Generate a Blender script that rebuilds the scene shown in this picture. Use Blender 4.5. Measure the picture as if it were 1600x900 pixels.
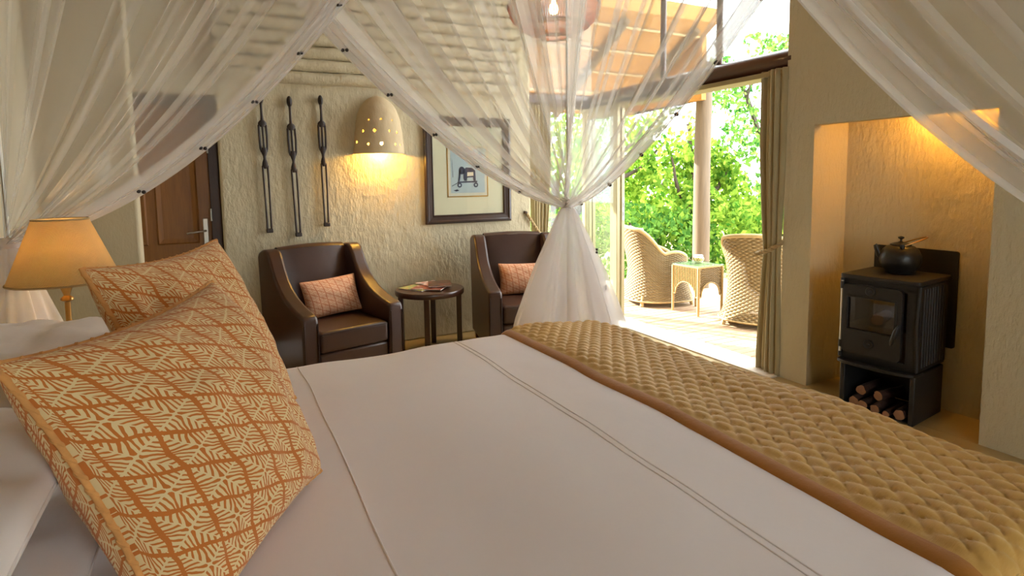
import bpy, bmesh, math, random
from mathutils import Vector, Matrix, noise

for _o in list(bpy.data.objects):
    bpy.data.objects.remove(_o)
SC = bpy.context.scene
COL = SC.collection
random.seed(7)
R = math.radians
PI = math.pi
sin, cos, sqrt = math.sin, math.cos, math.sqrt

# ------------------------------------------------------------------ camera
cam_d = bpy.data.cameras.new('camera')
cam = bpy.data.objects.new('camera', cam_d)
COL.objects.link(cam)
SC.camera = cam
_yaw, _pit, _rol = R(27), R(5.35), R(-0.84)
_f = Vector((sin(_yaw) * cos(_pit), cos(_yaw) * cos(_pit), -sin(_pit)))
_r0 = Vector((cos(_yaw), -sin(_yaw), 0))
_u0 = _r0.cross(_f)
_r = _r0 * cos(_rol) + _u0 * sin(_rol)
_u = _u0 * cos(_rol) - _r0 * sin(_rol)
cam.matrix_world = Matrix(((_r.x, _u.x, -_f.x, 0), (_r.y, _u.y, -_f.y, 0), (_r.z, _u.z, -_f.z, 1.5), (0, 0, 0, 1)))
cam_d.sensor_width = 36
cam_d.lens = 36 * 910 / 1600
cam_d.shift_y = -84 / 1600
cam_d.clip_start = 0.02

# ------------------------------------------------------------------ world, sun, exposure
W = bpy.data.worlds.new('sky')
SC.world = W
W.use_nodes = True
_bg = W.node_tree.nodes['Background']
_bg.inputs[0].default_value = (0.93, 0.97, 1.0, 1)
_bg.inputs[1].default_value = 2.7
sun_d = bpy.data.lights.new('sun_offscreen', 'SUN')
sun_d.energy = 9.0
sun_d.angle = R(0.6)
sun_d.color = (1, 0.95, 0.85)
sun = bpy.data.objects.new('sun_offscreen', sun_d)
COL.objects.link(sun)
_to = Vector((-0.46, 0.88, 0.49)).normalized()
sun.rotation_euler = _to.to_track_quat('Z', 'Y').to_euler()
SC.view_settings.view_transform = 'Standard'
SC.view_settings.look = 'None'
SC.view_settings.gamma = 1
SC.view_settings.use_curve_mapping = False
SC.view_settings.exposure = 1.7
SC.cycles.use_denoising = True
SC.cycles.transparent_max_bounces = 40
SC.cycles.max_bounces = 8
SC.cycles.diffuse_bounces = 5
SC.cycles.sample_clamp_indirect = 6
SC.cycles.caustics_reflective = False
SC.cycles.caustics_refractive = False


def point_light(name, loc, power, col, rad, parent=None):
    d = bpy.data.lights.new(name, 'POINT')
    d.energy = power
    d.color = col
    d.shadow_soft_size = rad
    o = bpy.data.objects.new(name, d)
    COL.objects.link(o)
    o.location = loc
    if parent:
        o.parent = parent
    return o


# ------------------------------------------------------------------ materials
def srgb(r, g, b):
    return tuple((c / 255 / 12.92 if c / 255 <= 0.04045 else ((c / 255 + 0.055) / 1.055) ** 2.4) for c in (r, g, b)) + (1,)


class NT:
    def __init__(s, name):
        s.m = bpy.data.materials.new(name)
        s.m.use_nodes = True
        s.t = s.m.node_tree
        s.b = s.t.nodes['Principled BSDF']
        s.out = s.t.nodes['Material Output']

    def n(s, typ, **kw):
        nd = s.t.nodes.new(typ)
        for k, v in kw.items():
            setattr(nd, k, v)
        return nd

    def l(s, a, b):
        s.t.links.new(a, b)

    def m_(s, op, a, b=None, c=None):
        nd = s.n('ShaderNodeMath', operation=op)
        for i, v in enumerate((a, b, c)):
            if v is None:
                continue
            if isinstance(v, (int, float)):
                nd.inputs[i].default_value = v
            else:
                s.l(v, nd.inputs[i])
        return nd.outputs[0]

    def mix(s, fac, a, b):
        nd = s.n('ShaderNodeMix', data_type='RGBA')
        for sock, v in ((nd.inputs[0], fac), (nd.inputs[6], a), (nd.inputs[7], b)):
            if isinstance(v, (int, float, tuple)):
                sock.default_value = v
            else:
                s.l(v, sock)
        return nd.outputs[2]

    def coords(s, kind='Object', scale=(1, 1, 1), rot=(0, 0, 0)):
        tc = s.n('ShaderNodeTexCoord')
        mp = s.n('ShaderNodeMapping')
        mp.inputs['Scale'].default_value = scale
        mp.inputs['Rotation'].default_value = rot
        s.l(tc.outputs[kind], mp.inputs[0])
        return mp.outputs[0]

    def noise(s, vec, scale, detail=4, rough=0.55):
        nd = s.n('ShaderNodeTexNoise')
        nd.inputs['Scale'].default_value = scale
        nd.inputs['Detail'].default_value = detail
        nd.inputs['Roughness'].default_value = rough
        if vec is not None:
            s.l(vec, nd.inputs['Vector'])
        return nd.outputs['Fac']

    def bump(s, h, strength, dist=0.01):
        nd = s.n('ShaderNodeBump')
        nd.inputs['Strength'].default_value = strength
        nd.inputs['Distance'].default_value = dist
        s.l(h, nd.inputs['Height'])
        s.l(nd.outputs[0], s.b.inputs['Normal'])


def mat(name, col, rough=0.6, var=0.12, vscale=3, bump=0.0, bscale=60, stretch=(1, 1, 1), metal=0.0, coat=0.0, sheen=0.0, dist=0.01, spec=0.5, kind='Object'):
    k = NT(name)
    v = k.coords(kind, stretch)
    f = k.noise(v, vscale, 5)
    d = tuple(c * (1 - var) for c in col[:3]) + (1,)
    li = tuple(min(1, c * (1 + var)) for c in col[:3]) + (1,)
    k.l(k.mix(f, d, li), k.b.inputs['Base Color'])
    k.b.inputs['Roughness'].default_value = rough
    k.b.inputs['Metallic'].default_value = metal
    k.b.inputs['Coat Weight'].default_value = coat
    k.b.inputs['Specular IOR Level'].default_value = spec
    k.b.inputs['Sheen Weight'].default_value = sheen
    if bump:
        k.bump(k.noise(v, bscale, 4), bump, dist)
    return k.m


M = {}


def plaster(name, col, bs=26, strength=0.9, dist=0.012):
    k = NT(name)
    v = k.coords('Object')
    big = k.noise(v, 1.3, 3)
    k.l(k.mix(big, tuple(c * 0.94 for c in col[:3]) + (1,), tuple(min(1, c * 1.06) for c in col[:3]) + (1,)), k.b.inputs['Base Color'])
    k.b.inputs['Roughness'].default_value = 0.85
    k.b.inputs['Specular IOR Level'].default_value = 0.25
    v2 = k.coords('Object', (1.0, 1.0, 0.45))
    h = k.m_('ADD', k.m_('MULTIPLY', k.noise(v2, bs, 6, 0.6), 0.6), k.m_('MULTIPLY', k.noise(v, 5, 2), 0.8))
    k.bump(h, strength, dist)
    return k.m


M['plaster'] = plaster('khaki_plaster', srgb(201, 190, 160), 30, 1.0, 0.02)
M['plaster_smooth'] = plaster('smooth_khaki_plaster', srgb(190, 178, 150), 60, 0.35)
M['screed'] = mat('polished_screed_floor', srgb(170, 150, 105), 0.35, 0.15, 2.5, 0.1, 40)
M['sill'] = mat('pale_sill_stone', srgb(225, 215, 200), 0.6, 0.05)


def wood(name, col, rough=0.4, axis=2, scale=9, coat=0.1, contrast=0.45):
    k = NT(name)
    st = [6, 6, 6]
    st[axis] = 0.5
    v = k.coords('Object', tuple(st))
    f = k.noise(v, scale, 6, 0.65)
    k.l(k.mix(f, tuple(c * (1 - contrast) for c in col[:3]) + (1,), tuple(min(1, c * (1 + contrast)) for c in col[:3]) + (1,)), k.b.inputs['Base Color'])
    k.b.inputs['Roughness'].default_value = rough
    k.b.inputs['Coat Weight'].default_value = coat
    k.bump(f, 0.15, 0.004)
    return k.m


M['door_wood'] = wood('warm_door_wood', srgb(142, 94, 42), 0.45)
M['door_frame'] = wood('dark_door_frame_wood', srgb(62, 36, 22), 0.45)
M['dark_wood'] = wood('dark_table_wood', srgb(66, 38, 24), 0.3, 2, 8, 0.3)
M['beam_wood'] = wood('dark_beam_wood', srgb(72, 38, 26), 0.35, 1, 8, 0.3)
M['ebony'] = mat('ebony_carving', srgb(46, 32, 24), 0.45, 0.3, 20, 0.2, 80)
M['post_wood'] = wood('weathered_post_wood', srgb(98, 82, 60), 0.7, 2, 6, 0)
M['leather'] = mat('brown_leather', srgb(62, 38, 28), 0.34, 0.18, 6, 0.12, 180, spec=0.6)
M['leather_piping'] = mat('brown_leather_piping', srgb(52, 32, 24), 0.36, 0.1, 6)
M['iron'] = mat('black_cast_iron', srgb(38, 36, 36), 0.5, 0.15, 30, 0.15, 120, spec=0.4)
M['kettle_iron'] = mat('matt_black_kettle', srgb(30, 28, 27), 0.38, 0.15, 20, 0.1, 90)
M['brass'] = mat('antique_brass', srgb(190, 150, 90), 0.28, 0.15, 10, metal=1.0)
M['steel'] = mat('brushed_steel', srgb(190, 186, 175), 0.32, 0.05, 10, metal=1.0)
M['alu'] = mat('bronze_aluminium', srgb(150, 138, 102), 0.45, 0.06, 8, metal=0.35)
M['button'] = mat('dark_wood_button', srgb(44, 34, 32), 0.5)
M['linen'] = mat('white_linen', srgb(238, 230, 230), 0.85, 0.015, 4, 0.12, 5, sheen=0.25, dist=0.02, spec=0.15)
M['pillow_linen'] = mat('white_pillow_linen', srgb(236, 228, 224), 0.85, 0.015, 4, 0.18, 7, sheen=0.25, dist=0.02, spec=0.15)
M['curtain'] = mat('khaki_curtain', srgb(172, 158, 122), 0.85, 0.08, 5, 0.1, 300, sheen=0.2, spec=0.2)
M['rope'] = mat('natural_rope', srgb(176, 152, 108), 0.8, 0.15, 30)
M['white_ceramic'] = mat('white_ceramic', srgb(235, 230, 215), 0.25, 0.04)
M['cream_band'] = mat('cream_glaze', srgb(226, 205, 130), 0.25, 0.05)
M['black_glaze'] = mat('black_glaze', srgb(34, 28, 24), 0.3)
M['paper'] = mat('magazine_paper', srgb(225, 222, 215), 0.6, 0.04)
M['mat_board'] = mat('cream_mat_board', srgb(226, 216, 186), 0.8, 0.02)
M['gold'] = mat('gold_fillet', srgb(190, 140, 60), 0.35, 0.1, 10, metal=0.7)
M['print_paper'] = mat('aged_blue_print', srgb(176, 190, 196), 0.8, 0.14, 9)
M['print_cream'] = mat('aged_cream_print', srgb(214, 208, 190), 0.8, 0.06, 9)
M['ink'] = mat('blue_black_ink', srgb(52, 58, 84), 0.8, 0.25, 30)
M['frame_wood'] = wood('dark_frame_wood', srgb(52, 34, 26), 0.35, 2, 10, 0.3)
M['plank'] = wood('bleached_deck_plank', srgb(190, 160, 128), 0.55, 0, 5, 0.05, 0.35)
M['joist'] = wood('dark_deck_joist', srgb(70, 54, 40), 0.8, 1, 5, 0)
M['sand'] = mat('dry_grassy_ground', srgb(140, 130, 80), 0.95, 0.3, 2, 0.4, 10)
M['bark'] = mat('grey_brown_bark', srgb(74, 62, 52), 0.9, 0.35, 10, 0.8, 30, (1, 1, 0.3), dist=0.02)
M['log_bark'] = mat('dark_log_bark', srgb(66, 42, 34), 0.9, 0.35, 25, 0.8, 60, dist=0.01)
M['log_end'] = mat('cut_log_end', srgb(150, 108, 80), 0.8, 0.35, 30)
M['ash'] = mat('ashy_firebox', srgb(84, 66, 52), 0.9, 0.3, 10)
M['clay'] = plaster('clay_sconce_plaster', srgb(206, 186, 150), 30, 0.7, 0.01)
M['plastic'] = mat('white_switch_plastic', srgb(232, 230, 220), 0.4, 0.02)
M['bed_base'] = mat('beige_bed_base', srgb(180, 165, 140), 0.85, 0.06)
M['binding'] = mat('brown_velvet_binding', srgb(172, 112, 38), 0.75, 0.12, 12, 0.15, 60, sheen=0.4, spec=0.2)


def thatch(name, c0, c1, stretch):
    k = NT(name)
    v = k.coords('Object', stretch)
    f = k.noise(v, 5, 8, 0.7)
    k.l(k.mix(f, c0, c1), k.b.inputs['Base Color'])
    k.b.inputs['Roughness'].default_value = 0.9
    k.b.inputs['Specular IOR Level'].default_value = 0.1
    k.bump(f, 0.9, 0.03)
    return k.m


M['thatch'] = thatch('straw_thatch', srgb(112, 72, 36), srgb(236, 178, 104), (12, 0.9, 0.9))


def velvet_quilt():
    k = NT('ochre_quilted_velvet')
    v = k.coords('Object', (1, 1, 1))
    f = k.noise(v, 3.2, 3, 0.5)
    g = k.noise(k.coords('Object', (1, 6, 1)), 60, 3)
    c = k.mix(f, srgb(190, 144, 70), srgb(206, 162, 86))
    k.l(c, k.b.inputs['Base Color'])
    k.b.inputs['Roughness'].default_value = 0.6
    k.b.inputs['Sheen Weight'].default_value = 0.5
    k.b.inputs['Sheen Tint'].default_value = (1, 0.85, 0.55, 1)
    k.b.inputs['Specular IOR Level'].default_value = 0.25
    k.bump(g, 0.25, 0.004)
    return k.m


M['quilt'] = velvet_quilt()


def fern(name, cell, ground, figure, wob=0.02, tint=0.0):
    k = NT(name)
    tc = k.n('ShaderNodeTexCoord')
    nz = k.n('ShaderNodeTexNoise')
    nz.inputs['Scale'].default_value = 2.2 / cell
    nz.inputs['Detail'].default_value = 2
    k.l(tc.outputs['UV'], nz.inputs['Vector'])
    sub = k.n('ShaderNodeVectorMath', operation='MULTIPLY_ADD')
    k.l(nz.outputs['Color'], sub.inputs[0])
    sub.inputs[1].default_value = (wob, wob, 0)
    k.l(tc.outputs['UV'], sub.inputs[2])
    sp = k.n('ShaderNodeSeparateXYZ')
    k.l(sub.outputs[0], sp.inputs[0])
    x, y = sp.outputs[0], sp.outputs[1]
    p = k.m_('SUBTRACT', k.m_('FRACT', k.m_('DIVIDE', k.m_('MULTIPLY_ADD', y, 0.12, x), cell)), 0.5)
    q = k.m_('SUBTRACT', k.m_('FRACT', k.m_('DIVIDE', k.m_('MULTIPLY_ADD', x, 0.5, y), cell * 0.86)), 0.5)
    ap, aq = k.m_('ABSOLUTE', p), k.m_('ABSOLUTE', q)
    mx, mn = k.m_('MAXIMUM', ap, aq), k.m_('MINIMUM', ap, aq)
    st = k.m_('GREATER_THAN', k.m_('SINE', k.m_('MULTIPLY_ADD', k.m_('MULTIPLY_ADD', mx, 0.22, mn), 2 * PI * 8.5, 2.2)), -0.3)
    diag = k.m_('LESS_THAN', k.m_('SUBTRACT', mx, mn), 0.028)
    arm = k.m_('GREATER_THAN', mn, 0.024)
    core = k.m_('LESS_THAN', mx, 0.05)
    edge = k.m_('LESS_THAN', mx, 0.45)
    g = k.m_('MAXIMUM', k.m_('MULTIPLY', st, arm), k.m_('MAXIMUM', diag, core))
    g = k.m_('MULTIPLY', g, edge)
    var = k.noise(tc.outputs['UV'], 6, 3)
    gr = k.mix(var, tuple(c * 0.88 for c in ground[:3]) + (1,), tuple(c * 1.1 for c in ground[:3]) + (1,))
    k.l(k.mix(g, gr, figure), k.b.inputs['Base Color'])
    k.b.inputs['Roughness'].default_value = 0.85
    k.b.inputs['Sheen Weight'].default_value = 0.15
    k.b.inputs['Specular IOR Level'].default_value = 0.15
    k.bump(k.noise(tc.outputs['UV'], 500, 2), 0.12, 0.003)
    return k.m


M['fern_big'] = fern('orange_fern_print', 0.084, srgb(208, 122, 54), srgb(238, 212, 158), 0.012)
M['fern_small'] = fern('rust_fern_print', 0.06, srgb(188, 112, 74), srgb(228, 192, 158), 0.008)


def weave(name, col, ku, kv, strength=0.8, dist=0.006):
    k = NT(name)
    tc = k.n('ShaderNodeTexCoord')
    sp = k.n('ShaderNodeSeparateXYZ')
    k.l(tc.outputs['UV'], sp.inputs[0])
    su = k.m_('SINE', k.m_('MULTIPLY', sp.outputs[0], ku))
    sv = k.m_('SINE', k.m_('MULTIPLY', sp.outputs[1], kv))
    w = k.m_('ADD', k.m_('MULTIPLY', k.m_('MULTIPLY', su, sv), 0.6), k.m_('MULTIPLY', k.m_('ABSOLUTE', sv), 0.5))
    f = k.noise(k.coords('UV', (3, 34, 1)), 1.6, 3)
    k.l(k.mix(f, tuple(c * 0.55 for c in col[:3]) + (1,), tuple(min(1, c * 1.4) for c in col[:3]) + (1,)), k.b.inputs['Base Color'])
    k.b.inputs['Roughness'].default_value = 0.6
    k.b.inputs['Specular IOR Level'].default_value = 0.3
    k.bump(w, strength, dist)
    return k.m


M['wicker'] = weave('straw_wicker_weave', srgb(150, 128, 88), 2 * PI / 0.06, 2 * PI / 0.034, 1.0, 0.02)
M['wicker_rib'] = mat('straw_wicker_rib', srgb(186, 160, 110), 0.6, 0.2, 20)


def sheer(name, col, opac, tl=0.5):
    k = NT(name)
    k.t.nodes.remove(k.b)
    tr = k.n('ShaderNodeBsdfTransparent')
    df = k.n('ShaderNodeBsdfDiffuse')
    tn = k.n('ShaderNodeBsdfTranslucent')
    a = k.n('ShaderNodeMixShader')
    b = k.n('ShaderNodeMixShader')
    df.inputs[0].default_value = col
    tn.inputs[0].default_value = col
    a.inputs[0].default_value = tl
    k.l(df.outputs[0], a.inputs[1])
    k.l(tn.outputs[0], a.inputs[2])
    b.inputs[0].default_value = opac
    k.l(tr.outputs[0], b.inputs[1])
    k.l(a.outputs[0], b.inputs[2])
    k.l(b.outputs[0], k.out.inputs[0])
    return k.m


M['net'] = sheer('sheer_white_net', (0.93, 0.90, 0.87, 1), 0.34)
M['net_skirt'] = sheer('gathered_white_net', (0.94, 0.91, 0.9, 1), 0.55)
M['net_hem'] = sheer('doubled_net_hem', (0.93, 0.90, 0.89, 1), 0.86)


def thin_glass(name, refl=0.06, tint=(0.96, 0.98, 0.97, 1)):
    k = NT(name)
    k.t.nodes.remove(k.b)
    tr = k.n('ShaderNodeBsdfTransparent')
    tr.inputs[0].default_value = tint
    gl = k.n('ShaderNodeBsdfGlossy')
    gl.inputs['Roughness'].default_value = 0.03
    b = k.n('ShaderNodeMixShader')
    b.inputs[0].default_value = refl
    k.l(tr.outputs[0], b.inputs[1])
    k.l(gl.outputs[0], b.inputs[2])
    k.l(b.outputs[0], k.out.inputs[0])
    return k.m


M['glass'] = thin_glass('clear_window_glass', 0.04)
M['green_glass'] = thin_glass('green_table_glass', 0.12, (0.78, 0.93, 0.89, 1))
M['stove_glass'] = thin_glass('smoked_stove_glass', 0.08, (0.6, 0.55, 0.5, 1))
M['picture_glass'] = thin_glass('picture_glass', 0.05)


def shade_mat():
    k = NT('woven_lamp_shade')
    tc = k.n('ShaderNodeTexCoord')
    sp = k.n('ShaderNodeSeparateXYZ')
    k.l(tc.outputs['UV'], sp.inputs[0])
    w = k.m_('MULTIPLY', k.m_('SINE', k.m_('MULTIPLY', sp.outputs[0], 2 * PI / 0.006)), k.m_('SINE', k.m_('MULTIPLY', sp.outputs[1], 2 * PI / 0.006)))
    k.t.nodes.remove(k.b)
    df = k.n('ShaderNodeBsdfDiffuse')
    tn = k.n('ShaderNodeBsdfTranslucent')
    df.inputs[0].default_value = srgb(216, 190, 144)
    tn.inputs[0].default_value = srgb(226, 178, 112)
    a = k.n('ShaderNodeMixShader')
    a.inputs[0].default_value = 0.2
    bp = k.n('ShaderNodeBump')
    bp.inputs['Strength'].default_value = 0.8
    bp.inputs['Distance'].default_value = 0.003
    k.l(w, bp.inputs['Height'])
    k.l(bp.outputs[0], df.inputs['Normal'])
    k.l(df.outputs[0], a.inputs[1])
    k.l(tn.outputs[0], a.inputs[2])
    k.l(a.outputs[0], k.out.inputs[0])
    return k.m


M['shade'] = shade_mat()
M['cane'] = sheer('orange_cane_wire', srgb(216, 136, 60), 1.0, 0.6)


def emit(name, col, s):
    k = NT(name)
    k.b.inputs['Emission Color'].default_value = col
    k.b.inputs['Emission Strength'].default_value = s
    k.b.inputs['Base Color'].default_value = col
    return k.m


M['bulb'] = emit('warm_glowing_bulb', (1, 0.66, 0.22, 1), 12)


def leaf_mat(name, c0, c1):
    k = NT(name)
    k.t.nodes.remove(k.b)
    g = k.n('ShaderNodeNewGeometry')
    c = k.mix(g.outputs['Random Per Island'], c0, c1)
    df = k.n('ShaderNodeBsdfDiffuse')
    tn = k.n('ShaderNodeBsdfTranslucent')
    k.l(c, df.inputs[0])
    k.l(c, tn.inputs[0])
    a = k.n('ShaderNodeMixShader')
    a.inputs[0].default_value = 0.55
    k.l(df.outputs[0], a.inputs[1])
    k.l(tn.outputs[0], a.inputs[2])
    k.l(a.outputs[0], k.out.inputs[0])
    return k.m


M['leaf_green'] = leaf_mat('bright_green_leaf', srgb(62, 118, 40), srgb(178, 204, 84))
M['leaf_deep'] = leaf_mat('deep_green_leaf', srgb(48, 100, 46), srgb(140, 182, 84))


def cover_mat(name, a, b, c):
    k = NT(name)
    v = k.coords('Object', (1, 1, 1))
    f = k.noise(v, 9, 2)
    r = k.n('ShaderNodeValToRGB')
    r.color_ramp.interpolation = 'CONSTANT'
    r.color_ramp.elements[0].color = a
    r.color_ramp.elements[1].color = b
    r.color_ramp.elements[1].position = 0.48
    e = r.color_ramp.elements.new(0.58)
    e.color = c
    k.l(f, r.inputs[0])
    k.l(r.outputs[0], k.b.inputs['Base Color'])
    k.b.inputs['Roughness'].default_value = 0.3
    return k.m


# ------------------------------------------------------------------ mesh helpers
class MB:
    def __init__(s):
        s.v, s.f, s.uv = [], [], []
        s.hasuv = False

    def add(s, vs, fs, uvs=None):
        o = len(s.v)
        s.v += [tuple(p) for p in vs]
        for f in fs:
            s.f.append(tuple(i + o for i in f))
        if uvs is None:
            s.uv += [(0, 0)] * len(vs)
        else:
            s.hasuv = True
            s.uv += list(uvs)
        return s

    def box(s, x0, x1, y0, y1, z0, z1, T=None):
        vs = [Vector((x, y, z)) for z in (z0, z1) for y in (y0, y1) for x in (x0, x1)]
        if T:
            vs = [T @ p for p in vs]
        return s.add(vs, [(0, 2, 3, 1), (4, 5, 7, 6), (0, 1, 5, 4), (1, 3, 7, 5), (3, 2, 6, 7), (2, 0, 4, 6)])

    def grid(s, fn, nu, nv, closeu=False, uvf=None):
        vs, uvs = [], []
        for j in range(nv + 1):
            for i in range(nu if closeu else nu + 1):
                u, v = i / nu, j / nv
                vs.append(fn(u, v))
                if uvf:
                    uvs.append(uvf(u, v))
        w = nu if closeu else nu + 1
        fs = []
        for j in range(nv):
            for i in range(nu):
                i2 = (i + 1) % w if closeu else i + 1
                fs.append((j * w + i, j * w + i2, (j + 1) * w + i2, (j + 1) * w + i))
        return s.add(vs, fs, uvs if uvf else None)

    def lathe(s, prof, seg=32, c=(0, 0, 0), cap=True, uv=False, T=None):
        vs, fs, uvs = [], [], []
        acc = 0
        for k, (r, z) in enumerate(prof):
            if k:
                acc += math.hypot(r - prof[k - 1][0], z - prof[k - 1][1])
            for i in range(seg):
                a = 2 * PI * i / seg
                p = Vector((c[0] + r * cos(a), c[1] + r * sin(a), c[2] + z))
                vs.append(T @ p if T else p)
                uvs.append((a * 0.15, acc))
        for k in range(len(prof) - 1):
            for i in range(seg):
                j = (i + 1) % seg
                fs.append((k * seg + i, k * seg + j, (k + 1) * seg + j, (k + 1) * seg + i))
        if cap:
            fs.append(tuple(reversed(range(seg))))
            fs.append(tuple((len(prof) - 1) * seg + i for i in range(seg)))
        return s.add(vs, fs, uvs if uv else None)

    def tube(s, pts, rad, seg=10, closed=False, cap=True):
        pts = [Vector(p) for p in pts]
        n = len(pts)
        if not callable(rad):
            rr = rad
            rad = (lambda t: rr)
        vs, fs = [], []
        nrm = None
        for k in range(n):
            a = pts[(k - 1) % n] if (closed or k) else pts[0]
            b = pts[(k + 1) % n] if (closed or k < n - 1) else pts[-1]
            t = (b - a)
            t = t.normalized() if t.length > 1e-9 else Vector((0, 0, 1))
            if nrm is None:
                nrm = t.orthogonal().normalized()
            else:
                nrm = (nrm - t * nrm.dot(t))
                nrm = nrm.normalized() if nrm.length > 1e-6 else t.orthogonal().normalized()
            bn = t.cross(nrm)
            r = rad(k / max(1, n - 1))
            for i in range(seg):
                q = 2 * PI * i / seg
                vs.append(pts[k] + nrm * (r * cos(q)) + bn * (r * sin(q)))
        for k in range(n if closed else n - 1):
            k2 = (k + 1) % n
            for i in range(seg):
                j = (i + 1) % seg
                fs.append((k * seg + i, k * seg + j, k2 * seg + j, k2 * seg + i))
        if cap and not closed:
            fs.append(tuple(reversed(range(seg))))
            fs.append(tuple((n - 1) * seg + i for i in range(seg)))
        return s.add(vs, fs)

    def prism(s, poly, a, b, axis='x'):
        """extrude a polygon (list of 2d points in the other two axes) from a to b along axis"""
        n = len(poly)
        vs = []
        for w in (a, b):
            for p, q in poly:
                vs.append((w, p, q) if axis == 'x' else ((p, w, q) if axis == 'y' else (p, q, w)))
        fs = [tuple(range(n)), tuple(reversed(range(n, 2 * n)))]
        for i in range(n):
            j = (i + 1) % n
            fs.append((i, i + n, j + n, j))
        return s.add(vs, fs)

    def ball(s, c, r, seg=12, ring=8, sc=(1, 1, 1)):
        c = Vector(c)
        return s.grid(lambda u, v: c + Vector((r * sc[0] * sin(PI * v) * cos(2 * PI * u), r * sc[1] * sin(PI * v) * sin(2 * PI * u), -r * sc[2] * cos(PI * v))), seg, ring, True)

    def build(s, name, m, parent=None, smooth=None, bevel=0, bseg=3, sub=0, solid=0, loc=None):
        me = bpy.data.meshes.new(name)
        me.from_pydata(s.v, [], s.f)
        if s.hasuv:
            ul = me.uv_layers.new(name='UVMap')
            d = [0.0] * (2 * len(me.loops))
            for i, lp in enumerate(me.loops):
                d[2 * i], d[2 * i + 1] = s.uv[lp.vertex_index]
            ul.data.foreach_set('uv', d)
        bm = bmesh.new()
        bm.from_mesh(me)
        if len(bm.faces) < 60000:
            bmesh.ops.recalc_face_normals(bm, faces=bm.faces)
        bm.to_mesh(me)
        bm.free()
        me.materials.append(M[m] if isinstance(m, str) else m)
        o = bpy.data.objects.new(name, me)
        COL.objects.link(o)
        if parent:
            o.parent = parent
        if loc:
            o.location = loc
        if solid:
            md = o.modifiers.new('solid', 'SOLIDIFY')
            md.thickness = solid
            md.offset = 0
        if bevel:
            md = o.modifiers.new('bevel', 'BEVEL')
            md.width = bevel
            md.segments = bseg
            md.limit_method = 'ANGLE'
            md.angle_limit = R(35)
        if sub:
            md = o.modifiers.new('sub', 'SUBSURF')
            md.levels = md.render_levels = sub
        if smooth is None:
            smooth = bool(bevel or sub)
        if smooth:
            me.shade_smooth()
            if not sub:
                me.set_sharp_from_angle(angle=R(50))
        return o


def tag(o, label=None, cat=None, group=None, kind=None):
    for k, v in (('label', label), ('category', cat), ('group', group), ('kind', kind)):
        if v:
            o[k] = v
    return o


def thing(name, label, cat, loc=(0, 0, 0), rz=0, group=None, tilt=None):
    o = bpy.data.objects.new(name, None)
    o.empty_display_size = 0.1
    COL.objects.link(o)
    o.location = loc
    o.rotation_euler = tilt if tilt else (0, 0, rz)
    return tag(o, label, cat, group)


def copy_tree(o, parent=None):
    c = o.copy()
    COL.objects.link(c)
    c.parent = parent
    for ch in list(o.children):
        copy_tree(ch, c)
    return c


def struct(name, mb, m, parent=None, **kw):
    o = mb.build(name, m, parent, **kw)
    if not parent:
        o['kind'] = 'structure'
    return o


def box_part(name, m, parent, dims, bevel=0.0, T=None, bseg=2):
    return MB().box(*dims, T=T).build(name, m, parent, bevel=bevel, bseg=bseg)


def nz(x, y, z=0.0):
    return noise.noise(Vector((x, y, z)))


# ------------------------------------------------------------------ the room shell
RIDGE_Y, RIDGE_Z, EAVE_Z, BACK, FRONT, LEFT, RIGHT = 1.5, 5.76, 3.6, 5.25, -2.25, -0.92, 3.7


def roof_z(y):
    return RIDGE_Z - (RIDGE_Z - EAVE_Z) / (BACK - RIDGE_Y) * abs(y - RIDGE_Y)


struct('floor', MB().box(LEFT - 0.2, RIGHT + 0.1, FRONT - 0.2, BACK + 0.4, -0.12, 0), 'screed')

# back wall with the door opening at its left and the corner window at its right
wb = MB()
wb.box(0.05, 2.9, BACK, BACK + 0.28, 0, EAVE_Z)
wb.box(LEFT - 0.2, 0.05, BACK, BACK + 0.28, 2.2, EAVE_Z)
wb.box(LEFT - 0.2, -0.86, BACK, BACK + 0.28, 0, 2.2)
wall_back = struct('wall_back', wb, 'plaster', bevel=0.02, bseg=3)
# rounded plaster courses along the top of the back wall
NB, BH = 12, 0.106
for i in range(NB):
    z0 = 2.325 + i * BH
    b = MB()

    def course(u, v, z0=z0, i=i):
        x = 0.06 + u * 2.7
        a = v * PI
        w = 0.008 * nz(x * 3, i * 5.1, 2) + 0.006 * nz(x * 9, i * 3.3, 7)
        return Vector((x, BACK + 0.005 - (0.075 + w) * sin(a) ** 0.75, z0 + BH * (0.5 - 0.5 * cos(a)) + w * 0.8 + 0.012 * nz(x * 0.9, 9)))
    b.grid(course, 60, 8)
    b.add([course(0, v / 8) for v in range(9)], [tuple(range(9))])
    b.add([course(1, v / 8) for v in range(9)], [tuple(reversed(range(9)))])
    b.build('plaster_course', 'plaster', wall_back, smooth=True)

# partition that ends beside the door
struct('wall_partition', MB().box(LEFT - 0.1, -0.425, 4.3, 4.46, 0, 4.1), 'plaster_smooth', bevel=0.018)
# left (bed head) wall
struct('wall_left', MB().prism([(FRONT - 0.2, 0), (BACK + 0.28, 0), (BACK + 0.28, EAVE_Z - 0.15), (RIDGE_Y, RIDGE_Z), (FRONT - 0.2, EAVE_Z - 0.1)], LEFT - 0.2, LEFT, 'x'), 'plaster_smooth')
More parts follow.
